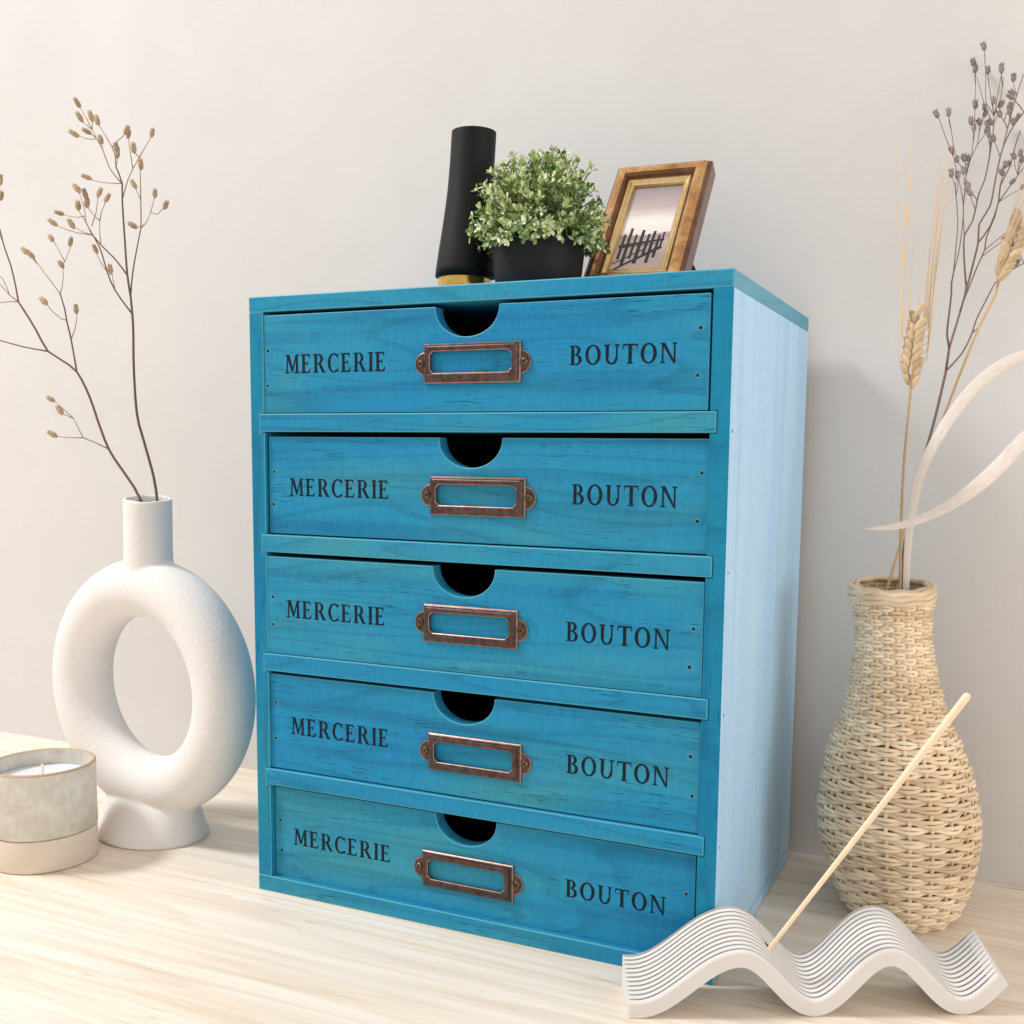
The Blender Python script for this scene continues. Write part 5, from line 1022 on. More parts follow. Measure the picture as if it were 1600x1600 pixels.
WHEAT_UPRIGHT_AWNS = [[[0.3671,0.15141,0.33487,0.00038],[0.36526,0.15093,0.3373,0.00038],[0.36424,0.15082,0.33974,0.00038],[0.36337,0.15077,0.34226,0.00036],[0.36234,0.15249,0.35959,0.000335],[0.3613,0.15421,0.37693,0.00031],[0.36025,0.15592,0.39426,0.000285],[0.35919,0.15762,0.41161,0.00026],[0.35812,0.15932,0.42895,0.000235],[0.35704,0.16102,0.4463,0.00021],[0.35595,0.16271,0.46366,0.000185],[0.35484,0.1644,0.48102,0.00016]],[[0.3682,0.15308,0.34471,0.00038],[0.36612,0.15228,0.34665,0.00038],[0.365,0.15191,0.3486,0.00038],[0.36405,0.15161,0.35061,0.00036],[0.36355,0.15295,0.36561,0.000335],[0.36312,0.15431,0.3806,0.00031],[0.36276,0.15571,0.39558,0.000285],[0.36247,0.15714,0.41054,0.00026],[0.36225,0.15859,0.4255,0.000235],[0.36211,0.16008,0.44045,0.00021],[0.36203,0.1616,0.45539,0.000185],[0.36203,0.16314,0.47032,0.00016]],[[0.36848,0.15379,0.34951,0.00038],[0.36664,0.15353,0.35149,0.00038],[0.36562,0.15364,0.35349,0.00038],[0.36475,0.15383,0.35556,0.00036],[0.36421,0.15603,0.37024,0.000335],[0.36374,0.15828,0.38495,0.00031],[0.36336,0.16057,0.39969,0.000285],[0.36305,0.16289,0.41446,0.00026],[0.36281,0.16525,0.42926,0.000235],[0.36266,0.16764,0.44409,0.00021],[0.36258,0.17008,0.45894,0.000185],[0.36258,0.17255,0.47383,0.00016]],[[0.36928,0.15479,0.35491,0.00038],[0.3676,0.15404,0.35704,0.00038],[0.36669,0.15363,0.35917,0.00038],[0.36591,0.15328,0.36136,0.00036],[0.36554,0.15421,0.3751,0.000335],[0.36524,0.15516,0.38881,0.00031],[0.36502,0.15615,0.40251,0.000285],[0.36488,0.15717,0.41618,0.00026],[0.36482,0.15822,0.42983,0.000235],[0.36483,0.15931,0.44346,0.00021],[0.36493,0.16042,0.45706,0.000185],[0.36509,0.16156,0.47065,0.00016]],[[0.3699,0.15564,0.35972,0.00038],[0.36902,0.15554,0.36227,0.00038],[0.3685,0.15559,0.36483,0.00038],[0.36803,0.15568,0.36747,0.00036],[0.36794,0.15696,0.37889,0.000335],[0.36796,0.15829,0.39031,0.00031],[0.3681,0.15968,0.40173,0.000285],[0.36837,0.16112,0.41315,0.00026],[0.36875,0.16261,0.42457,0.000235],[0.36925,0.16415,0.43599,0.00021],[0.36988,0.16575,0.44741,0.000185],[0.37062,0.1674,0.45882,0.00016]],[[0.37068,0.15667,0.36536,0.00038],[0.37213,0.1572,0.36724,0.00038],[0.37285,0.15741,0.3691,0.00038],[0.37342,0.15755,0.37102,0.00036],[0.37334,0.1582,0.38257,0.000335],[0.37337,0.15889,0.39409,0.00031],[0.37351,0.15963,0.40559,0.000285],[0.37377,0.16041,0.41707,0.00026],[0.37413,0.16124,0.42853,0.000235],[0.37461,0.16212,0.43997,0.00021],[0.3752,0.16305,0.45139,0.000185],[0.3759,0.16402,0.46278,0.00016]],[[0.37446,0.1578,0.36098,0.00038],[0.37601,0.15909,0.36321,0.00038],[0.37673,0.16001,0.36544,0.00038],[0.37731,0.16088,0.36774,0.00036],[0.37719,0.16289,0.37887,0.000335],[0.37719,0.16495,0.39002,0.00031],[0.37732,0.16707,0.4012,0.000285],[0.37758,0.16925,0.41241,0.00026],[0.37796,0.17149,0.42364,0.000235],[0.37847,0.17379,0.43489,0.00021],[0.3791,0.17614,0.44616,0.000185],[0.37986,0.17856,0.45746,0.00016]],[[0.37473,0.15734,0.35619,0.00038],[0.37658,0.15851,0.3584,0.00038],[0.37747,0.15925,0.3606,0.00038],[0.37819,0.15993,0.36286,0.00036],[0.37814,0.16151,0.37464,0.000335],[0.37823,0.16315,0.38643,0.00031],[0.37847,0.16485,0.39822,0.000285],[0.37884,0.16661,0.41003,0.00026],[0.37935,0.16844,0.42184,0.000235],[0.38,0.17033,0.43366,0.00021],[0.38079,0.17229,0.44549,0.000185],[0.38172,0.1743,0.45733,0.00016]],[[0.37473,0.15734,0.35619,0.00038],[0.3769,0.15886,0.35725,0.00038],[0.37798,0.15988,0.35831,0.00038],[0.37886,0.16084,0.35939,0.00036],[0.37878,0.16324,0.37201,0.000335],[0.37886,0.16571,0.38466,0.00031],[0.37909,0.16825,0.39735,0.000285],[0.37948,0.17087,0.41008,0.00026],[0.38002,0.17356,0.42283,0.000235],[0.38073,0.17632,0.43563,0.00021],[0.38159,0.17916,0.44845,0.000185],[0.38261,0.18207,0.46131,0.00016]],[[0.37442,0.15667,0.35175,0.00038],[0.37721,0.15775,0.35302,0.00038],[0.37862,0.15821,0.35427,0.00038],[0.37979,0.15856,0.35556,0.00036],[0.37995,0.15967,0.36976,0.000335],[0.3803,0.16087,0.38394,0.00031],[0.38086,0.16216,0.39809,0.000285],[0.38161,0.16353,0.41222,0.00026],[0.38257,0.16498,0.42633,0.000235],[0.38372,0.16652,0.44041,0.00021],[0.38507,0.16814,0.45447,0.000185],[0.38662,0.16985,0.4685,0.00016]],[[0.37411,0.15602,0.34743,0.00038],[0.37724,0.15777,0.34899,0.00038],[0.37881,0.15883,0.35054,0.00038],[0.3801,0.15978,0.35213,0.00036],[0.38031,0.16212,0.3675,0.000335],[0.38077,0.16457,0.38289,0.00031],[0.38148,0.16714,0.3983,0.000285],[0.38243,0.16981,0.41374,0.00026],[0.38363,0.1726,0.42919,0.000235],[0.38508,0.1755,0.44467,0.00021],[0.38678,0.17851,0.46016,0.000185],[0.38872,0.18163,0.47568,0.00016]],[[0.37419,0.15542,0.34216,0.00038],[0.37704,0.15696,0.34387,0.00038],[0.37846,0.15787,0.34556,0.00038],[0.37962,0.15868,0.34729,0.00036],[0.37988,0.16049,0.35978,0.000335],[0.38037,0.16239,0.37228,0.00031],[0.38107,0.16439,0.38479,0.000285],[0.38199,0.16648,0.3973,0.00026],[0.38313,0.16868,0.40983,0.000235],[0.38449,0.17097,0.42237,0.00021],[0.38607,0.17336,0.43491,0.000185],[0.38787,0.17585,0.44747,0.00016]],[[0.37448,0.15492,0.33701,0.00038],[0.37722,0.156,0.33919,0.00038],[0.37859,0.15648,0.34135,0.00038],[0.37971,0.15684,0.34356,0.00036],[0.38038,0.15744,0.35307,0.000335],[0.38129,0.15814,0.36255,0.00031],[0.38246,0.15896,0.37202,0.000285],[0.38387,0.15988,0.38147,0.00026],[0.38553,0.16091,0.39089,0.000235],[0.38744,0.16205,0.4003,0.00021],[0.38959,0.1633,0.40969,0.000185],[0.39199,0.16464,0.41906,0.00016]],[[0.37448,0.15492,0.33701,0.00038],[0.37706,0.15647,0.33806,0.00038],[0.37836,0.15744,0.33909,0.00038],[0.37942,0.15832,0.34015,0.00036],[0.37946,0.16064,0.35428,0.000335],[0.3797,0.16305,0.36843,0.00031],[0.38013,0.16555,0.38261,0.000285],[0.38076,0.16814,0.39682,0.00026],[0.38158,0.17082,0.41106,0.000235],[0.38261,0.17359,0.42532,0.00021],[0.38383,0.17644,0.43961,0.000185],[0.38525,0.17939,0.45392,0.00016]],[[0.37473,0.15734,0.35619,0.00038],[0.37601,0.15846,0.35802,0.00038],[0.37662,0.15927,0.35985,0.00038],[0.37709,0.16004,0.36173,0.00036],[0.37706,0.16228,0.37457,0.000335],[0.37719,0.16459,0.38744,0.00031],[0.37749,0.16697,0.40034,0.000285],[0.37796,0.16943,0.41326,0.00026],[0.37859,0.17197,0.42622,0.000235],[0.37938,0.17459,0.4392,0.00021],[0.38035,0.17728,0.4522,0.000185],[0.38148,0.18005,0.46524,0.00016]],[[0.37446,0.1578,0.36098,0.00038],[0.37611,0.15833,0.36234,0.00038],[0.37694,0.15849,0.36369,0.00038],[0.37762,0.15858,0.36508,0.00036],[0.37785,0.15933,0.37696,0.000335],[0.37827,0.16016,0.38882,0.00031],[0.37888,0.16107,0.40065,0.000285],[0.37967,0.16206,0.41246,0.00026],[0.38065,0.16313,0.42424,0.000235],[0.38181,0.16428,0.436,0.00021],[0.38315,0.1655,0.44773,0.000185],[0.38468,0.1668,0.45945,0.00016]],[[0.37446,0.1578,0.36098,0.00038],[0.37546,0.15885,0.36282,0.00038],[0.37591,0.15965,0.36465,0.00038],[0.37626,0.16043,0.36654,0.00036],[0.37626,0.16257,0.37743,0.000335],[0.37641,0.16478,0.38834,0.00031],[0.37671,0.16705,0.39928,0.000285],[0.37716,0.1694,0.41025,0.00026],[0.37776,0.17182,0.42124,0.000235],[0.37851,0.1743,0.43226,0.00021],[0.37942,0.17686,0.44331,0.000185],[0.38048,0.17949,0.45439,0.00016]]]
WHEAT_LEANING = [[[0.36302,0.13325,0.17181,0.001],[0.3631,0.13372,0.17532,0.000995],[0.36314,0.13433,0.18019,0.000989],[0.36328,0.1351,0.186,0.000984],[0.36364,0.13602,0.19234,0.000979],[0.36434,0.13712,0.19879,0.000974],[0.36512,0.13804,0.20354,0.000968],[0.3661,0.1391,0.20863,0.000963],[0.36724,0.14025,0.21395,0.000958],[0.36848,0.14145,0.21939,0.000953],[0.36975,0.14268,0.22487,0.000947],[0.37101,0.14389,0.23028,0.000942],[0.3722,0.14505,0.2355,0.000937],[0.3735,0.14635,0.24142,0.000932],[0.37478,0.14762,0.24727,0.000926],[0.37606,0.1489,0.25307,0.000921],[0.37737,0.15017,0.25882,0.000916],[0.37873,0.15147,0.26456,0.000911],[0.38017,0.1528,0.27029,0.000905],[0.38171,0.15419,0.27608,0.0009],[0.38336,0.15563,0.28193,0.000895],[0.38505,0.15708,0.28775,0.000889],[0.38675,0.15853,0.29348,0.000884],[0.3884,0.15993,0.29903,0.000879],[0.38995,0.16126,0.30434,0.000874],[0.39164,0.16273,0.31029,0.000868],[0.39321,0.16411,0.31588,0.000863],[0.39474,0.16544,0.32127,0.000858],[0.39629,0.16678,0.32666,0.000853],[0.39795,0.16819,0.3322,0.000847],[0.39976,0.1697,0.33809,0.000842],[0.40168,0.17129,0.3442,0.000837],[0.40362,0.17288,0.35027,0.000832],[0.40552,0.17442,0.35603,0.000826],[0.40731,0.17585,0.36124,0.000821],[0.41029,0.1781,0.36898,0.000816],[0.4131,0.18015,0.37564,0.000811],[0.41509,0.18164,0.38063,0.000805],[0.41556,0.18236,0.38487,0.0008]]]
WHEAT_LEANING_GRAINS = [[0.41921,0.17896,0.39107,0.738,0.13,0.663,1.0],[0.41631,0.18142,0.39475,-0.166,0.272,0.948,1.0],[0.42107,0.18029,0.39534,0.738,0.13,0.662,1.0],[0.41717,0.18237,0.39944,-0.165,0.272,0.948,1.0],[0.42293,0.18163,0.3996,0.739,0.13,0.662,1.0],[0.41803,0.18331,0.40413,-0.165,0.271,0.948,1.0],[0.42479,0.18296,0.40387,0.739,0.129,0.661,1.0],[0.41889,0.18426,0.40883,-0.164,0.271,0.948,1.0],[0.42615,0.1841,0.40833,0.74,0.129,0.66,1.0],[0.42025,0.1854,0.41331,-0.164,0.271,0.948,1.0],[0.42751,0.18524,0.4128,0.74,0.129,0.66,1.0],[0.42162,0.18654,0.4178,-0.163,0.271,0.949,1.0],[0.42886,0.18637,0.41726,0.741,0.128,0.659,1.0],[0.42298,0.18768,0.42229,-0.162,0.271,0.949,1.0],[0.43022,0.18751,0.42173,0.742,0.128,0.658,1.0],[0.42435,0.18883,0.42677,-0.162,0.271,0.949,1.0]]
WHEAT_LEANING_AWNS = [[[0.41916,0.18118,0.39142,0.00038],[0.41985,0.18103,0.39118,0.00038],[0.42022,0.18074,0.39093,0.00038],[0.42053,0.1804,0.39068,0.00036],[0.42308,0.18151,0.39818,0.000335],[0.42562,0.18262,0.40566,0.00031],[0.42815,0.18372,0.41312,0.000285],[0.43068,0.18482,0.42056,0.00026],[0.4332,0.18591,0.42798,0.000235],[0.43572,0.187,0.43538,0.00021],[0.43823,0.18808,0.44276,0.000185],[0.44073,0.18915,0.45012,0.00016]],[[0.41916,0.18118,0.39142,0.00038],[0.41707,0.17996,0.39256,0.00038],[0.41597,0.17918,0.39371,0.00038],[0.41504,0.17847,0.3949,0.00036],[0.41678,0.17914,0.40175,0.000335],[0.41853,0.1798,0.40858,0.00031],[0.42026,0.18046,0.4154,0.000285],[0.422,0.18112,0.42219,0.00026],[0.42372,0.18177,0.42897,0.000235],[0.42545,0.18241,0.43573,0.00021],[0.42717,0.18306,0.44247,0.000185],[0.42888,0.1837,0.44919,0.00016]],[[0.41916,0.18118,0.39142,0.00038],[0.42085,0.18189,0.39264,0.00038],[0.42169,0.18222,0.39384,0.00038],[0.42238,0.18249,0.39507,0.00036],[0.42392,0.18339,0.40014,0.000335],[0.42545,0.18428,0.40521,0.00031],[0.42699,0.18518,0.41027,0.000285],[0.42852,0.18608,0.41533,0.00026],[0.43005,0.18697,0.42038,0.000235],[0.43158,0.18786,0.42543,0.00021],[0.43311,0.18875,0.43047,0.000185],[0.43463,0.18964,0.4355,0.00016]],[[0.41634,0.18032,0.39457,0.00038],[0.41615,0.18045,0.3963,0.00038],[0.416,0.18061,0.39803,0.00038],[0.41586,0.18078,0.39981,0.00036],[0.41777,0.18265,0.40806,0.000335],[0.41969,0.18452,0.41631,0.00031],[0.4216,0.1864,0.42456,0.000285],[0.42352,0.18827,0.43282,0.00026],[0.42543,0.19014,0.44107,0.000235],[0.42735,0.19201,0.44932,0.00021],[0.42927,0.19389,0.45758,0.000185],[0.43118,0.19576,0.46584,0.00016]],[[0.42102,0.18252,0.3957,0.00038],[0.42271,0.18334,0.39693,0.00038],[0.42355,0.18379,0.39815,0.00038],[0.42424,0.18418,0.3994,0.00036],[0.42593,0.18559,0.40613,0.000335],[0.42762,0.18701,0.41285,0.00031],[0.42931,0.18842,0.41957,0.000285],[0.431,0.18983,0.42629,0.00026],[0.43268,0.19124,0.433,0.000235],[0.43437,0.19265,0.43971,0.00021],[0.43606,0.19406,0.44642,0.000185],[0.43774,0.19547,0.45313,0.00016]],[[0.4172,0.18126,0.39926,0.00038],[0.41701,0.18102,0.40092,0.00038],[0.41688,0.18081,0.40258,0.00038],[0.41674,0.18059,0.40429,0.00036],[0.41977,0.182,0.41123,0.000335],[0.4228,0.18341,0.41816,0.00031],[0.42581,0.18481,0.42507,0.000285],[0.42882,0.1862,0.43197,0.00026],[0.43183,0.1876,0.43885,0.000235],[0.43482,0.18898,0.44572,0.00021],[0.43781,0.19037,0.45257,0.000185],[0.4408,0.19174,0.4594,0.00016]],[[0.42289,0.18385,0.39998,0.00038],[0.42458,0.18487,0.40124,0.00038],[0.42541,0.18551,0.40249,0.00038],[0.42609,0.1861,0.40378,0.00036],[0.42817,0.18828,0.4121,0.000335],[0.43025,0.19046,0.42043,0.00031],[0.43233,0.19264,0.42876,0.000285],[0.43441,0.19483,0.4371,0.00026],[0.43649,0.19702,0.44544,0.000235],[0.43858,0.19921,0.4538,0.00021],[0.44066,0.20139,0.46215,0.000185],[0.44275,0.20359,0.47052,0.00016]],[[0.41806,0.1822,0.40394,0.00038],[0.41786,0.18247,0.40569,0.00038],[0.41771,0.18276,0.40744,0.00038],[0.41756,0.18307,0.40925,0.00036],[0.41879,0.18474,0.41603,0.000335],[0.42002,0.18641,0.42281,0.00031],[0.42125,0.18808,0.4296,0.000285],[0.42248,0.18976,0.4364,0.00026],[0.42371,0.19144,0.4432,0.000235],[0.42494,0.19311,0.45,0.00021],[0.42617,0.19479,0.45682,0.000185],[0.42741,0.19647,0.46364,0.00016]],[[0.42476,0.18519,0.40425,0.00038],[0.42619,0.1861,0.40558,0.00038],[0.42689,0.18668,0.4069,0.00038],[0.42746,0.18721,0.40825,0.00036],[0.43007,0.18941,0.41491,0.000335],[0.43269,0.19161,0.42157,0.00031],[0.43531,0.19381,0.42824,0.000285],[0.43794,0.19602,0.43491,0.00026],[0.44056,0.19822,0.44158,0.000235],[0.44319,0.20043,0.44826,0.00021],[0.44582,0.20264,0.45494,0.000185],[0.44845,0.20485,0.46163,0.00016]],[[0.41892,0.18315,0.40862,0.00038],[0.41898,0.18338,0.41028,0.00038],[0.41896,0.18358,0.41194,0.00038],[0.41893,0.18379,0.41365,0.00036],[0.42059,0.18553,0.42192,0.000335],[0.42224,0.18728,0.43019,0.00031],[0.42389,0.18902,0.43846,0.000285],[0.42554,0.19077,0.44674,0.00026],[0.4272,0.19251,0.45501,0.000235],[0.42885,0.19426,0.46328,0.00021],[0.4305,0.19601,0.47155,0.000185],[0.43215,0.19775,0.47983,0.00016]],[[0.42612,0.18633,0.40873,0.00038],[0.42755,0.18717,0.41005,0.00038],[0.42825,0.18768,0.41135,0.00038],[0.42882,0.18813,0.4127,0.00036],[0.43018,0.18964,0.41945,0.000335],[0.43154,0.19114,0.4262,0.00031],[0.4329,0.19265,0.43295,0.000285],[0.43425,0.19415,0.4397,0.00026],[0.43561,0.19566,0.44646,0.000235],[0.43697,0.19716,0.45321,0.00021],[0.43833,0.19867,0.45997,0.000185],[0.43969,0.20018,0.46673,0.00016]],[[0.42028,0.18429,0.4131,0.00038],[0.42034,0.18468,0.41479,0.00038],[0.42032,0.18504,0.41648,0.00038],[0.42029,0.18541,0.41823,0.00036],[0.42284,0.18765,0.42451,0.000335],[0.4254,0.18989,0.4308,0.00031],[0.42796,0.19213,0.4371,0.000285],[0.43052,0.19437,0.4434,0.00026],[0.43309,0.19662,0.44971,0.000235],[0.43565,0.19887,0.45603,0.00021],[0.43822,0.20112,0.46235,0.000185],[0.4408,0.20337,0.46868,0.00016]],[[0.42748,0.18747,0.41321,0.00038],[0.42892,0.18788,0.41445,0.00038],[0.42962,0.18796,0.41567,0.00038],[0.4302,0.18797,0.41693,0.00036],[0.43246,0.18883,0.42251,0.000335],[0.43473,0.18968,0.42808,0.00031],[0.43699,0.19054,0.43364,0.000285],[0.43924,0.19138,0.43918,0.00026],[0.44149,0.19223,0.44471,0.000235],[0.44373,0.19307,0.45023,0.00021],[0.44597,0.1939,0.45573,0.000185],[0.44821,0.19474,0.46122,0.00016]],[[0.42164,0.18543,0.41758,0.00038],[0.4217,0.1856,0.41923,0.00038],[0.42169,0.18573,0.42088,0.00038],[0.42166,0.18587,0.42257,0.00036],[0.4248,0.18811,0.43066,0.000335],[0.42794,0.19035,0.43874,0.00031],[0.43107,0.19258,0.44682,0.000285],[0.43421,0.19482,0.45489,0.00026],[0.43734,0.19706,0.46296,0.000235],[0.44048,0.19929,0.47103,0.00021],[0.44361,0.20152,0.4791,0.000185],[0.44674,0.20376,0.48716,0.00016]],[[0.42884,0.18861,0.4177,0.00038],[0.43028,0.18908,0.41894,0.00038],[0.43098,0.18922,0.42017,0.00038],[0.43155,0.1893,0.42144,0.00036],[0.4338,0.19025,0.42673,0.000335],[0.43605,0.19119,0.432,0.00031],[0.43829,0.19213,0.43727,0.000285],[0.44052,0.19307,0.44253,0.00026],[0.44276,0.194,0.44777,0.000235],[0.44498,0.19494,0.45301,0.00021],[0.44721,0.19587,0.45823,0.000185],[0.44942,0.19679,0.46345,0.00016]],[[0.423,0.18657,0.42207,0.00038],[0.42307,0.18644,0.42365,0.00038],[0.42306,0.18629,0.42524,0.00038],[0.42304,0.18612,0.42687,0.00036],[0.42647,0.18782,0.43456,0.000335],[0.4299,0.18951,0.44223,0.00031],[0.43332,0.1912,0.44989,0.000285],[0.43673,0.19289,0.45752,0.00026],[0.44013,0.19456,0.46515,0.000235],[0.44353,0.19624,0.47275,0.00021],[0.44692,0.19791,0.48034,0.000185],[0.4503,0.19957,0.48792,0.00016]]]
CURLED_LEAF = [[0.37649,0.13378,0.19077,0.00153],[0.37644,0.13378,0.19216,0.00156],[0.37637,0.13375,0.19398,0.00159],[0.37629,0.13375,0.1963,0.00163],[0.37621,0.13381,0.19921,0.00167],[0.37613,0.13397,0.20279,0.00172],[0.37604,0.13427,0.20741,0.00177],[0.37592,0.13467,0.213,0.00183],[0.37581,0.13513,0.21903,0.00189],[0.37576,0.1356,0.22495,0.00195],[0.37578,0.13603,0.23022,0.00201],[0.37588,0.13639,0.2347,0.00206],[0.37603,0.13673,0.23877,0.00211],[0.37624,0.13706,0.24262,0.00217],[0.37654,0.13744,0.24645,0.00223],[0.37692,0.13787,0.25046,0.00229],[0.3774,0.13838,0.25476,0.00236],[0.37795,0.13894,0.25922,0.00244],[0.37859,0.13954,0.26367,0.00252],[0.37933,0.14016,0.26794,0.0026],[0.38017,0.14078,0.27185,0.00267],[0.38111,0.14137,0.27528,0.00271],[0.38215,0.14194,0.27835,0.00274],[0.38328,0.14254,0.28124,0.00277],[0.38453,0.14324,0.28416,0.0028],[0.38592,0.14408,0.2873,0.00285],[0.38744,0.14511,0.29074,0.00291],[0.3891,0.1463,0.29432,0.00299],[0.39087,0.14757,0.29798,0.00307],[0.39274,0.14886,0.30162,0.00315],[0.3947,0.1501,0.30515,0.00323],[0.39678,0.15129,0.30865,0.00331],[0.399,0.15248,0.31218,0.00339],[0.40129,0.15366,0.31562,0.00347],[0.40357,0.1548,0.31886,0.00354],[0.40577,0.15588,0.32178,0.00361],[0.40787,0.15692,0.32435,0.00366],[0.40992,0.15792,0.32665,0.00371],[0.41196,0.15887,0.32873,0.00375],[0.41399,0.15977,0.33065,0.00378],[0.41605,0.1606,0.33246,0.00379],[0.4182,0.16137,0.33417,0.00377],[0.42042,0.16207,0.33574,0.00374],[0.42262,0.16272,0.33717,0.00369],[0.42468,0.16332,0.33842,0.00363],[0.42651,0.16386,0.33948,0.00359],[0.42802,0.16435,0.3403,0.00355],[0.42928,0.16479,0.34089,0.00351],[0.43042,0.16518,0.34134,0.00347],[0.43157,0.16553,0.3417,0.00343],[0.43285,0.16587,0.34205,0.00339],[0.43423,0.16619,0.34246,0.00336],[0.43565,0.16651,0.3429,0.00332],[0.43712,0.16679,0.34324,0.00328],[0.43868,0.167,0.34337,0.00324],[0.44035,0.16711,0.34317,0.0032],[0.44225,0.16718,0.34264,0.00315],[0.44435,0.16722,0.34186,0.0031],[0.44649,0.16716,0.34084,0.00306],[0.44848,0.16692,0.33958,0.00302],[0.45016,0.16642,0.33806,0.00299],[0.45158,0.16565,0.33626,0.00297],[0.45285,0.16465,0.33416,0.00296],[0.45389,0.16347,0.33185,0.00295],[0.45464,0.16211,0.3294,0.00295],[0.45502,0.16062,0.32689,0.00296],[0.45499,0.15895,0.32424,0.00298],[0.4546,0.15708,0.32139,0.003],[0.45392,0.15508,0.31848,0.00303],[0.453,0.15302,0.31561,0.00307],[0.45191,0.15096,0.3129,0.00311],[0.45054,0.14885,0.31032,0.00317],[0.44887,0.14663,0.3078,0.00324],[0.44704,0.1444,0.30536,0.00331],[0.44519,0.14226,0.30307,0.00338],[0.44345,0.1403,0.30094,0.00345],[0.44186,0.13852,0.2991,0.00352],[0.44031,0.13686,0.2975,0.0036],[0.43877,0.13532,0.29599,0.00367],[0.43721,0.13388,0.29441,0.00374],[0.4356,0.13254,0.29261,0.0038],[0.43396,0.13133,0.29055,0.00385],[0.4323,0.13027,0.28832,0.00389],[0.43059,0.12929,0.28599,0.00393],[0.42881,0.12833,0.28361,0.00396],[0.42694,0.12735,0.28125,0.00398],[0.42494,0.12631,0.27887,0.004],[0.42285,0.12527,0.27643,0.00402],[0.42068,0.12424,0.27399,0.00403],[0.41846,0.12323,0.27158,0.00402],[0.4162,0.12227,0.26929,0.00398],[0.41389,0.12134,0.26707,0.00391],[0.41152,0.12043,0.26491,0.00381],[0.40911,0.11955,0.26282,0.00369],[0.40667,0.11872,0.26082,0.00357],[0.40424,0.11795,0.25892,0.00345],[0.40182,0.11725,0.25714,0.00335],[0.39938,0.11663,0.25546,0.00324],[0.39693,0.11604,0.25388,0.00313],[0.39447,0.11547,0.25237,0.00303],[0.392,0.11489,0.25094,0.00292],[0.38952,0.11429,0.24957,0.00282],[0.38704,0.1137,0.24827,0.00272],[0.38454,0.11311,0.24706,0.00261],[0.38204,0.11253,0.24594,0.0025],[0.37952,0.11196,0.24492,0.00239],[0.37702,0.11143,0.24402,0.00226],[0.37455,0.11093,0.24321,0.00214],[0.37205,0.11043,0.2425,0.00201],[0.36947,0.10987,0.24188,0.00185],[0.36678,0.10921,0.24138,0.00166],[0.36368,0.10835,0.24099,0.00139],[0.36023,0.10731,0.24074,0.00107],[0.35682,0.10626,0.24057,0.00073],[0.35387,0.10533,0.24046,0.00043],[0.35179,0.10468,0.24036,0.00022]]



def pod_mesh(name, L, Rr, mats, flare):
    """ribbed dry capsule, stalk end at the origin side, toothed open mouth"""
    mb = MB()
    n = 12
    prof = [(.10, 0), (.62, .12), (.95, .35), (1.0, .55), (.86, .78), (.66 + flare, 1.0)]
    vs = []
    for r, t in prof:
        for k in range(n):
            rib = 1.0 + (.10 if k % 2 == 0 else -.10) * (1 if .05 < t else 0)
            tooth = .16 * (1 if k % 2 == 0 else -1.1) if t > .99 else 0
            a = 2 * math.pi * k / n
            vs.append((Rr * r * rib * math.cos(a), Rr * r * rib * math.sin(a), L * (t + tooth - .5)))
    fs = []
    for i in range(len(prof) - 1):
        for k in range(n):
            fs.append((i * n + k, i * n + (k + 1) % n, (i + 1) * n + (k + 1) % n, (i + 1) * n + k))
    mb.add(vs, fs, 0)
    mb.add([(Rr * .6 * math.cos(2 * math.pi * k / n), Rr * .6 * math.sin(2 * math.pi * k / n), L * .40) for k in range(n)], [tuple(range(n))], 1)
    return mb.mesh(name, mats, True)


POD = pod_mesh("seed_pod", .0072, .0018, [M_pod, M_pod_in], -.02)
POD_G = pod_mesh("seed_head", .0046, .00145, [M_pod_grey, M_pod_in], .42)
gm = MB()
gm.lathe([(0, -.0040), (.0011, -.0034), (.0020, -.0014), (.0021, .0006), (.0014, .0028), (.0005, .0040), (0, .0043)], 10)
gm.v = [(x, y * .8 + .0004 * (1 - (z / .004) ** 2), z) for x, y, z in gm.v]
GRAIN = gm.mesh("grain", M_grain, True)


def stems(root, branches, mats, thick=.00055):
    o = Vector(root.location)
    for i, br in enumerate(branches):
        pts = [Vector(p[:3]) - o for p in br]
        if len(pts) > 1:
            mb = MB()
            big = br[0][3] > thick
            mb.tube(pts, [p[3] for p in br], 6 if big else 5)
            mb.build("stem" if i == 0 else "side_stalk", mats[0 if big else 1], root, smooth=True)


def pods(root, data, mesh, name):
    o = Vector(root.location)
    for x, y, z, dx, dy, dz, s in data:
        place(name, mesh, root, Vector((x, y, z)) - o, Vector((dx, dy, dz)).to_track_quat('Z', 'Y'), s)


def first(br):
    return Vector(br[0][0][:3])


t = thing("dry_branch", "upright dry branch with many seed pods, right one of two in the white ring vase", "dried branch", first(TWIG_FORKED))
stems(t, TWIG_FORKED, (M_twig, M_twig_thin))
pods(t, TWIG_FORKED_PODS, POD, "seed_pod")
t = thing("dry_branch", "dry branch bending far to the left out of the white ring vase", "dried branch", first(TWIG_LEANING))
stems(t, TWIG_LEANING, (M_twig, M_twig_thin))
pods(t, TWIG_LEANING_PODS, POD, "seed_pod")
t = thing("dry_branch", "dark grey-brown twiggy branch with tiny seed heads in the woven vase", "dried branch", first(TWIG_DARK))
stems(t, TWIG_DARK, (M_twig_grey, M_twig_grey))
pods(t, TWIG_DARK_PODS, POD_G, "seed_head")


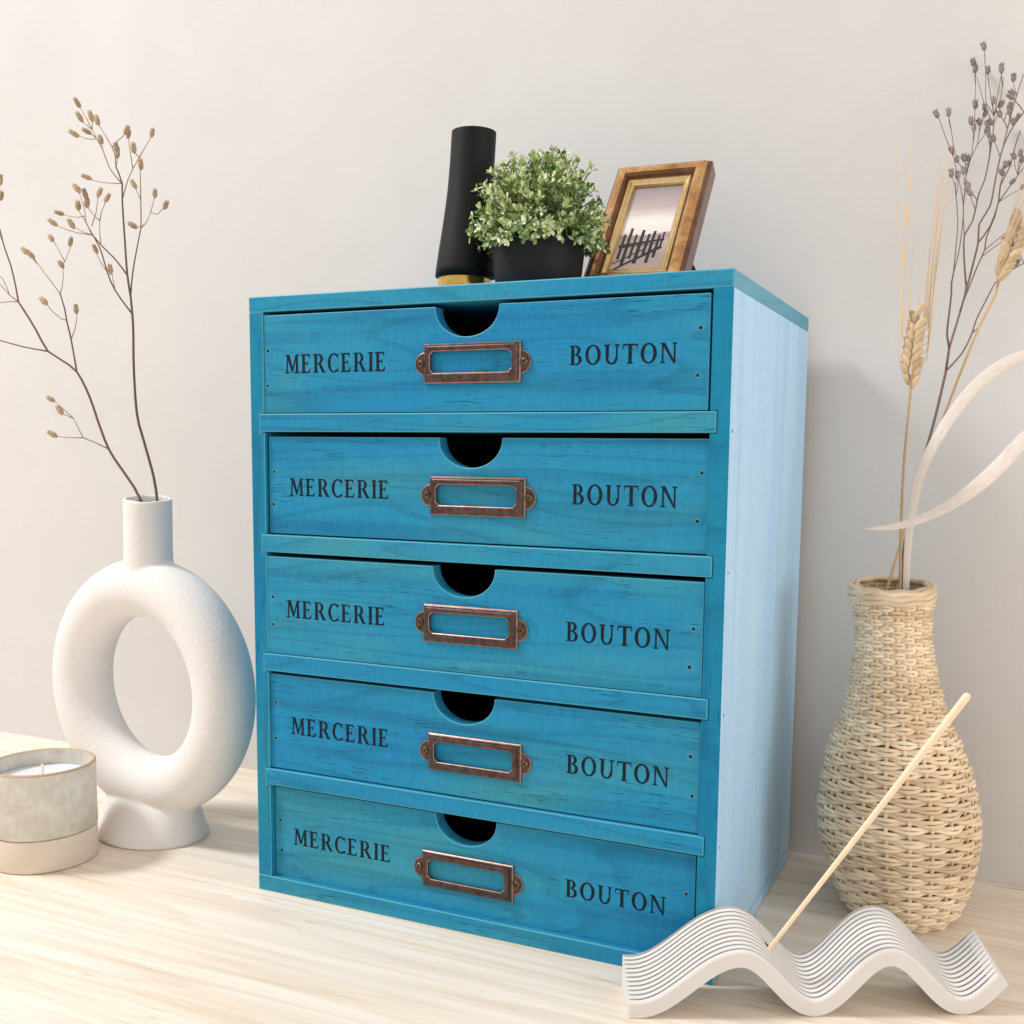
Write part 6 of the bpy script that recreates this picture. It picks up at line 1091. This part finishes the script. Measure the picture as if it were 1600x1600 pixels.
def wheat(label, br, grains, awn_list, gscale=1.0):
    t = thing("wheat_stalk", label, "wheat", first(br))
    stems(t, br, (M_straw, M_straw))
    o = Vector(t.location)
    for x, y, z, dx, dy, dz, s in grains:
        place("grain", GRAIN, t, Vector((x, y, z)) - o, Vector((dx, dy, dz)).to_track_quat('Z', 'Y'), s * gscale)
    mb = MB()
    for a in awn_list:
        mb.tube([Vector(p[:3]) - o for p in a], [p[3] for p in a], 4)
    q = mb.build("awns", M_awn, t, smooth=True)
    q["kind"] = "stuff"
    ends = [Vector(g[:3]) - o for g in grains]
    mb = MB()
    top = max(ends, key=lambda v: v.z)
    mb.tube([Vector(br[0][-1][:3]) - o, (Vector(br[0][-1][:3]) - o).lerp(top, .5), top], [.0008, .0007, .0004], 6)
    mb.build("ear_axis", M_straw, t, smooth=True)


wheat("upright golden wheat stalk with a plump ear in the woven vase", WHEAT_UPRIGHT, WHEAT_UPRIGHT_GRAINS, WHEAT_UPRIGHT_AWNS, 1.32)
wheat("wheat stalk leaning to the right edge out of the woven vase", WHEAT_LEANING, WHEAT_LEANING_GRAINS, WHEAT_LEANING_AWNS, 1.40)

t = thing("curled_leaf", "pale cream ribbon leaf curling round in a loop out of the woven vase", "dried leaf", CURLED_LEAF[0][:3])
o0 = Vector(t.location)
me = bpy.data.meshes.new("blade")
vs, fs, uvs = [], [], []
n = len(CURLED_LEAF)
NW = 9
for i, (x, y, z, hw) in enumerate(CURLED_LEAF):
    p = Vector((x, y, z))
    a = Vector(CURLED_LEAF[min(i + 1, n - 1)][:3])
    b = Vector(CURLED_LEAF[max(i - 1, 0)][:3])
    tg = (a - b).normalized()
    wd = tg.cross(Vector((-.40, .91, -.11))).normalized()
    nn = wd.cross(tg).normalized()
    tw = .45 * math.sin(i * .045 + .6)
    wd2 = wd * math.cos(tw) + nn * math.sin(tw)
    nn2 = wd2.cross(tg).normalized()
    wk = hw / max(.6, math.cos(tw))
    for j in range(NW):
        u = j / (NW - 1) * 2 - 1
        vs.append(p - o0 + wd2 * u * wk + nn2 * (u * u - .5) * wk * .14 + nn2 * (.00018 if j % 2 else 0))
        uvs.append((j / (NW - 1), i / 8))
for i in range(n - 1):
    for j in range(NW - 1):
        fs.append((i * NW + j, i * NW + j + 1, (i + 1) * NW + j + 1, (i + 1) * NW + j))
me.from_pydata([tuple(v) for v in vs], [], fs)
uvl = me.uv_layers.new(name="UVMap")
for lp in me.loops:
    uvl.data[lp.index].uv = uvs[lp.vertex_index]
me.materials.append(M_blade)
me.polygons.foreach_set("use_smooth", [True] * len(fs))
ob = bpy.data.objects.new("blade", me)
COL.objects.link(ob)
ob.parent = t
so = ob.modifiers.new("thickness", 'SOLIDIFY')
so.thickness = .0003

# ---------------------------------------------------------------- wave incense holder and stick
WO = Vector((.2709, -.0505, .0002))
wv = thing("wave_incense_holder", "white wave-shaped incense holder with fine dark grooves in front of the cabinet corner", "incense holder", WO)
wv.rotation_euler = (0, 0, math.atan2(.4455, .8953))
AMP, TH, WD, WL, RISE = .0262, .0080, .0316, .1905, .0105   # the top slopes up towards the back by RISE


def wz(s):
    if s < .056:
        return AMP * (1 - math.cos(math.pi * min(max((s - .004) / .052, 0), 1))) / 2
    return AMP * (1 + math.cos(2 * math.pi * (s - .056) / .0762)) / 2


S = [WL * k / 150 for k in range(151)]
cl = [Vector((s, 0, wz(s) + TH / 2)) for s in S]


def wave_pt(i, depth, off):
    """point above (off > 0) the underside curve, measured along its normal, at a depth across the piece"""
    a, b = cl[max(i - 1, 0)], cl[min(i + 1, len(cl) - 1)]
    tg = (b - a).normalized()
    nn = Vector((-tg.z, 0, tg.x))
    off -= TH / 2
    return Vector((cl[i].x + nn.x * off, depth, cl[i].z + nn.z * off + (RISE * depth / WD if off > 0 else 0)))


NG = 11
cross = [(0.0, 0.0), (0.0, TH - .0010), (.0003, TH - .0003), (.0009, TH)]
grooves = []
for g in range(NG):
    c = .0024 + (WD - .0036) * g / (NG - 1)
    hwid = .00050
    grooves.append((c - hwid, c + hwid))
    cross += [(c - hwid, TH), (c - hwid, TH - .0008), (c + hwid, TH - .0008), (c + hwid, TH)]
cross += [(WD - .0006, TH), (WD - .0001, TH - .0003), (WD, TH - .0010), (WD, 0.0)]
mb = MB()
m = len(cross)
vs = [wave_pt(i, d, h) for i in range(len(S)) for d, h in cross]
fs = []
for i in range(len(S) - 1):
    for k in range(m):
        k2 = (k + 1) % m
        fs.append((i * m + k, i * m + k2, (i + 1) * m + k2, (i + 1) * m + k))
fs.append(tuple(range(m)))
fs.append(tuple(range((len(S) - 1) * m + m - 1, (len(S) - 1) * m - 1, -1)))
mb.add(vs, fs)
wb = mb.build("body", M_chalk, wv)
for a, b in grooves:
    mb = MB()
    i0, i1 = 1, len(S) - 4
    vs = []
    for i in range(i0, i1 + 1):
        vs += [wave_pt(i, a + .00004, TH - .00070), wave_pt(i, b - .00004, TH - .00070)]
    mb.add(vs, [(2 * k, 2 * k + 1, 2 * k + 3, 2 * k + 2) for k in range(i1 - i0)])
    mb.build("groove", M_groove, wv, smooth=True)
si = min(range(len(S)), key=lambda i: abs(S[i] - .0700))
hp = wave_pt(si, WD * .5, TH + .00015)
hq = wave_pt(si, WD * .5, TH + .00115)
mb = MB()
mb.lathe([(.0016, 0), (0, 0.00001)], 16)
hq_ = (hq - hp).to_track_quat('Z', 'Y')
mb.v = [tuple(hp + hq_ @ Vector(v)) for v in mb.v]
mb.build("stick_hole", M_groove, wv)
Rw = Matrix.Rotation(math.atan2(.4455, .8953), 4, 'Z')
base = WO + (Rw @ wave_pt(si, WD * .5, TH - .004))
tip = Vector((.4187, -.0034, .1716))
st = thing("incense_stick", "thin bare wooden stick slanting up out of the wave-shaped holder", "incense stick", base)
mb = MB()
L = (tip - base)
mb.tube([Vector((0, 0, 0)), L * .02, L * .5, L * .99, L * .997, L], [.0011, .0011, .0014, .0019, .0015, .0008], 14)
mb.build("shaft", M_stick, st, smooth=True)
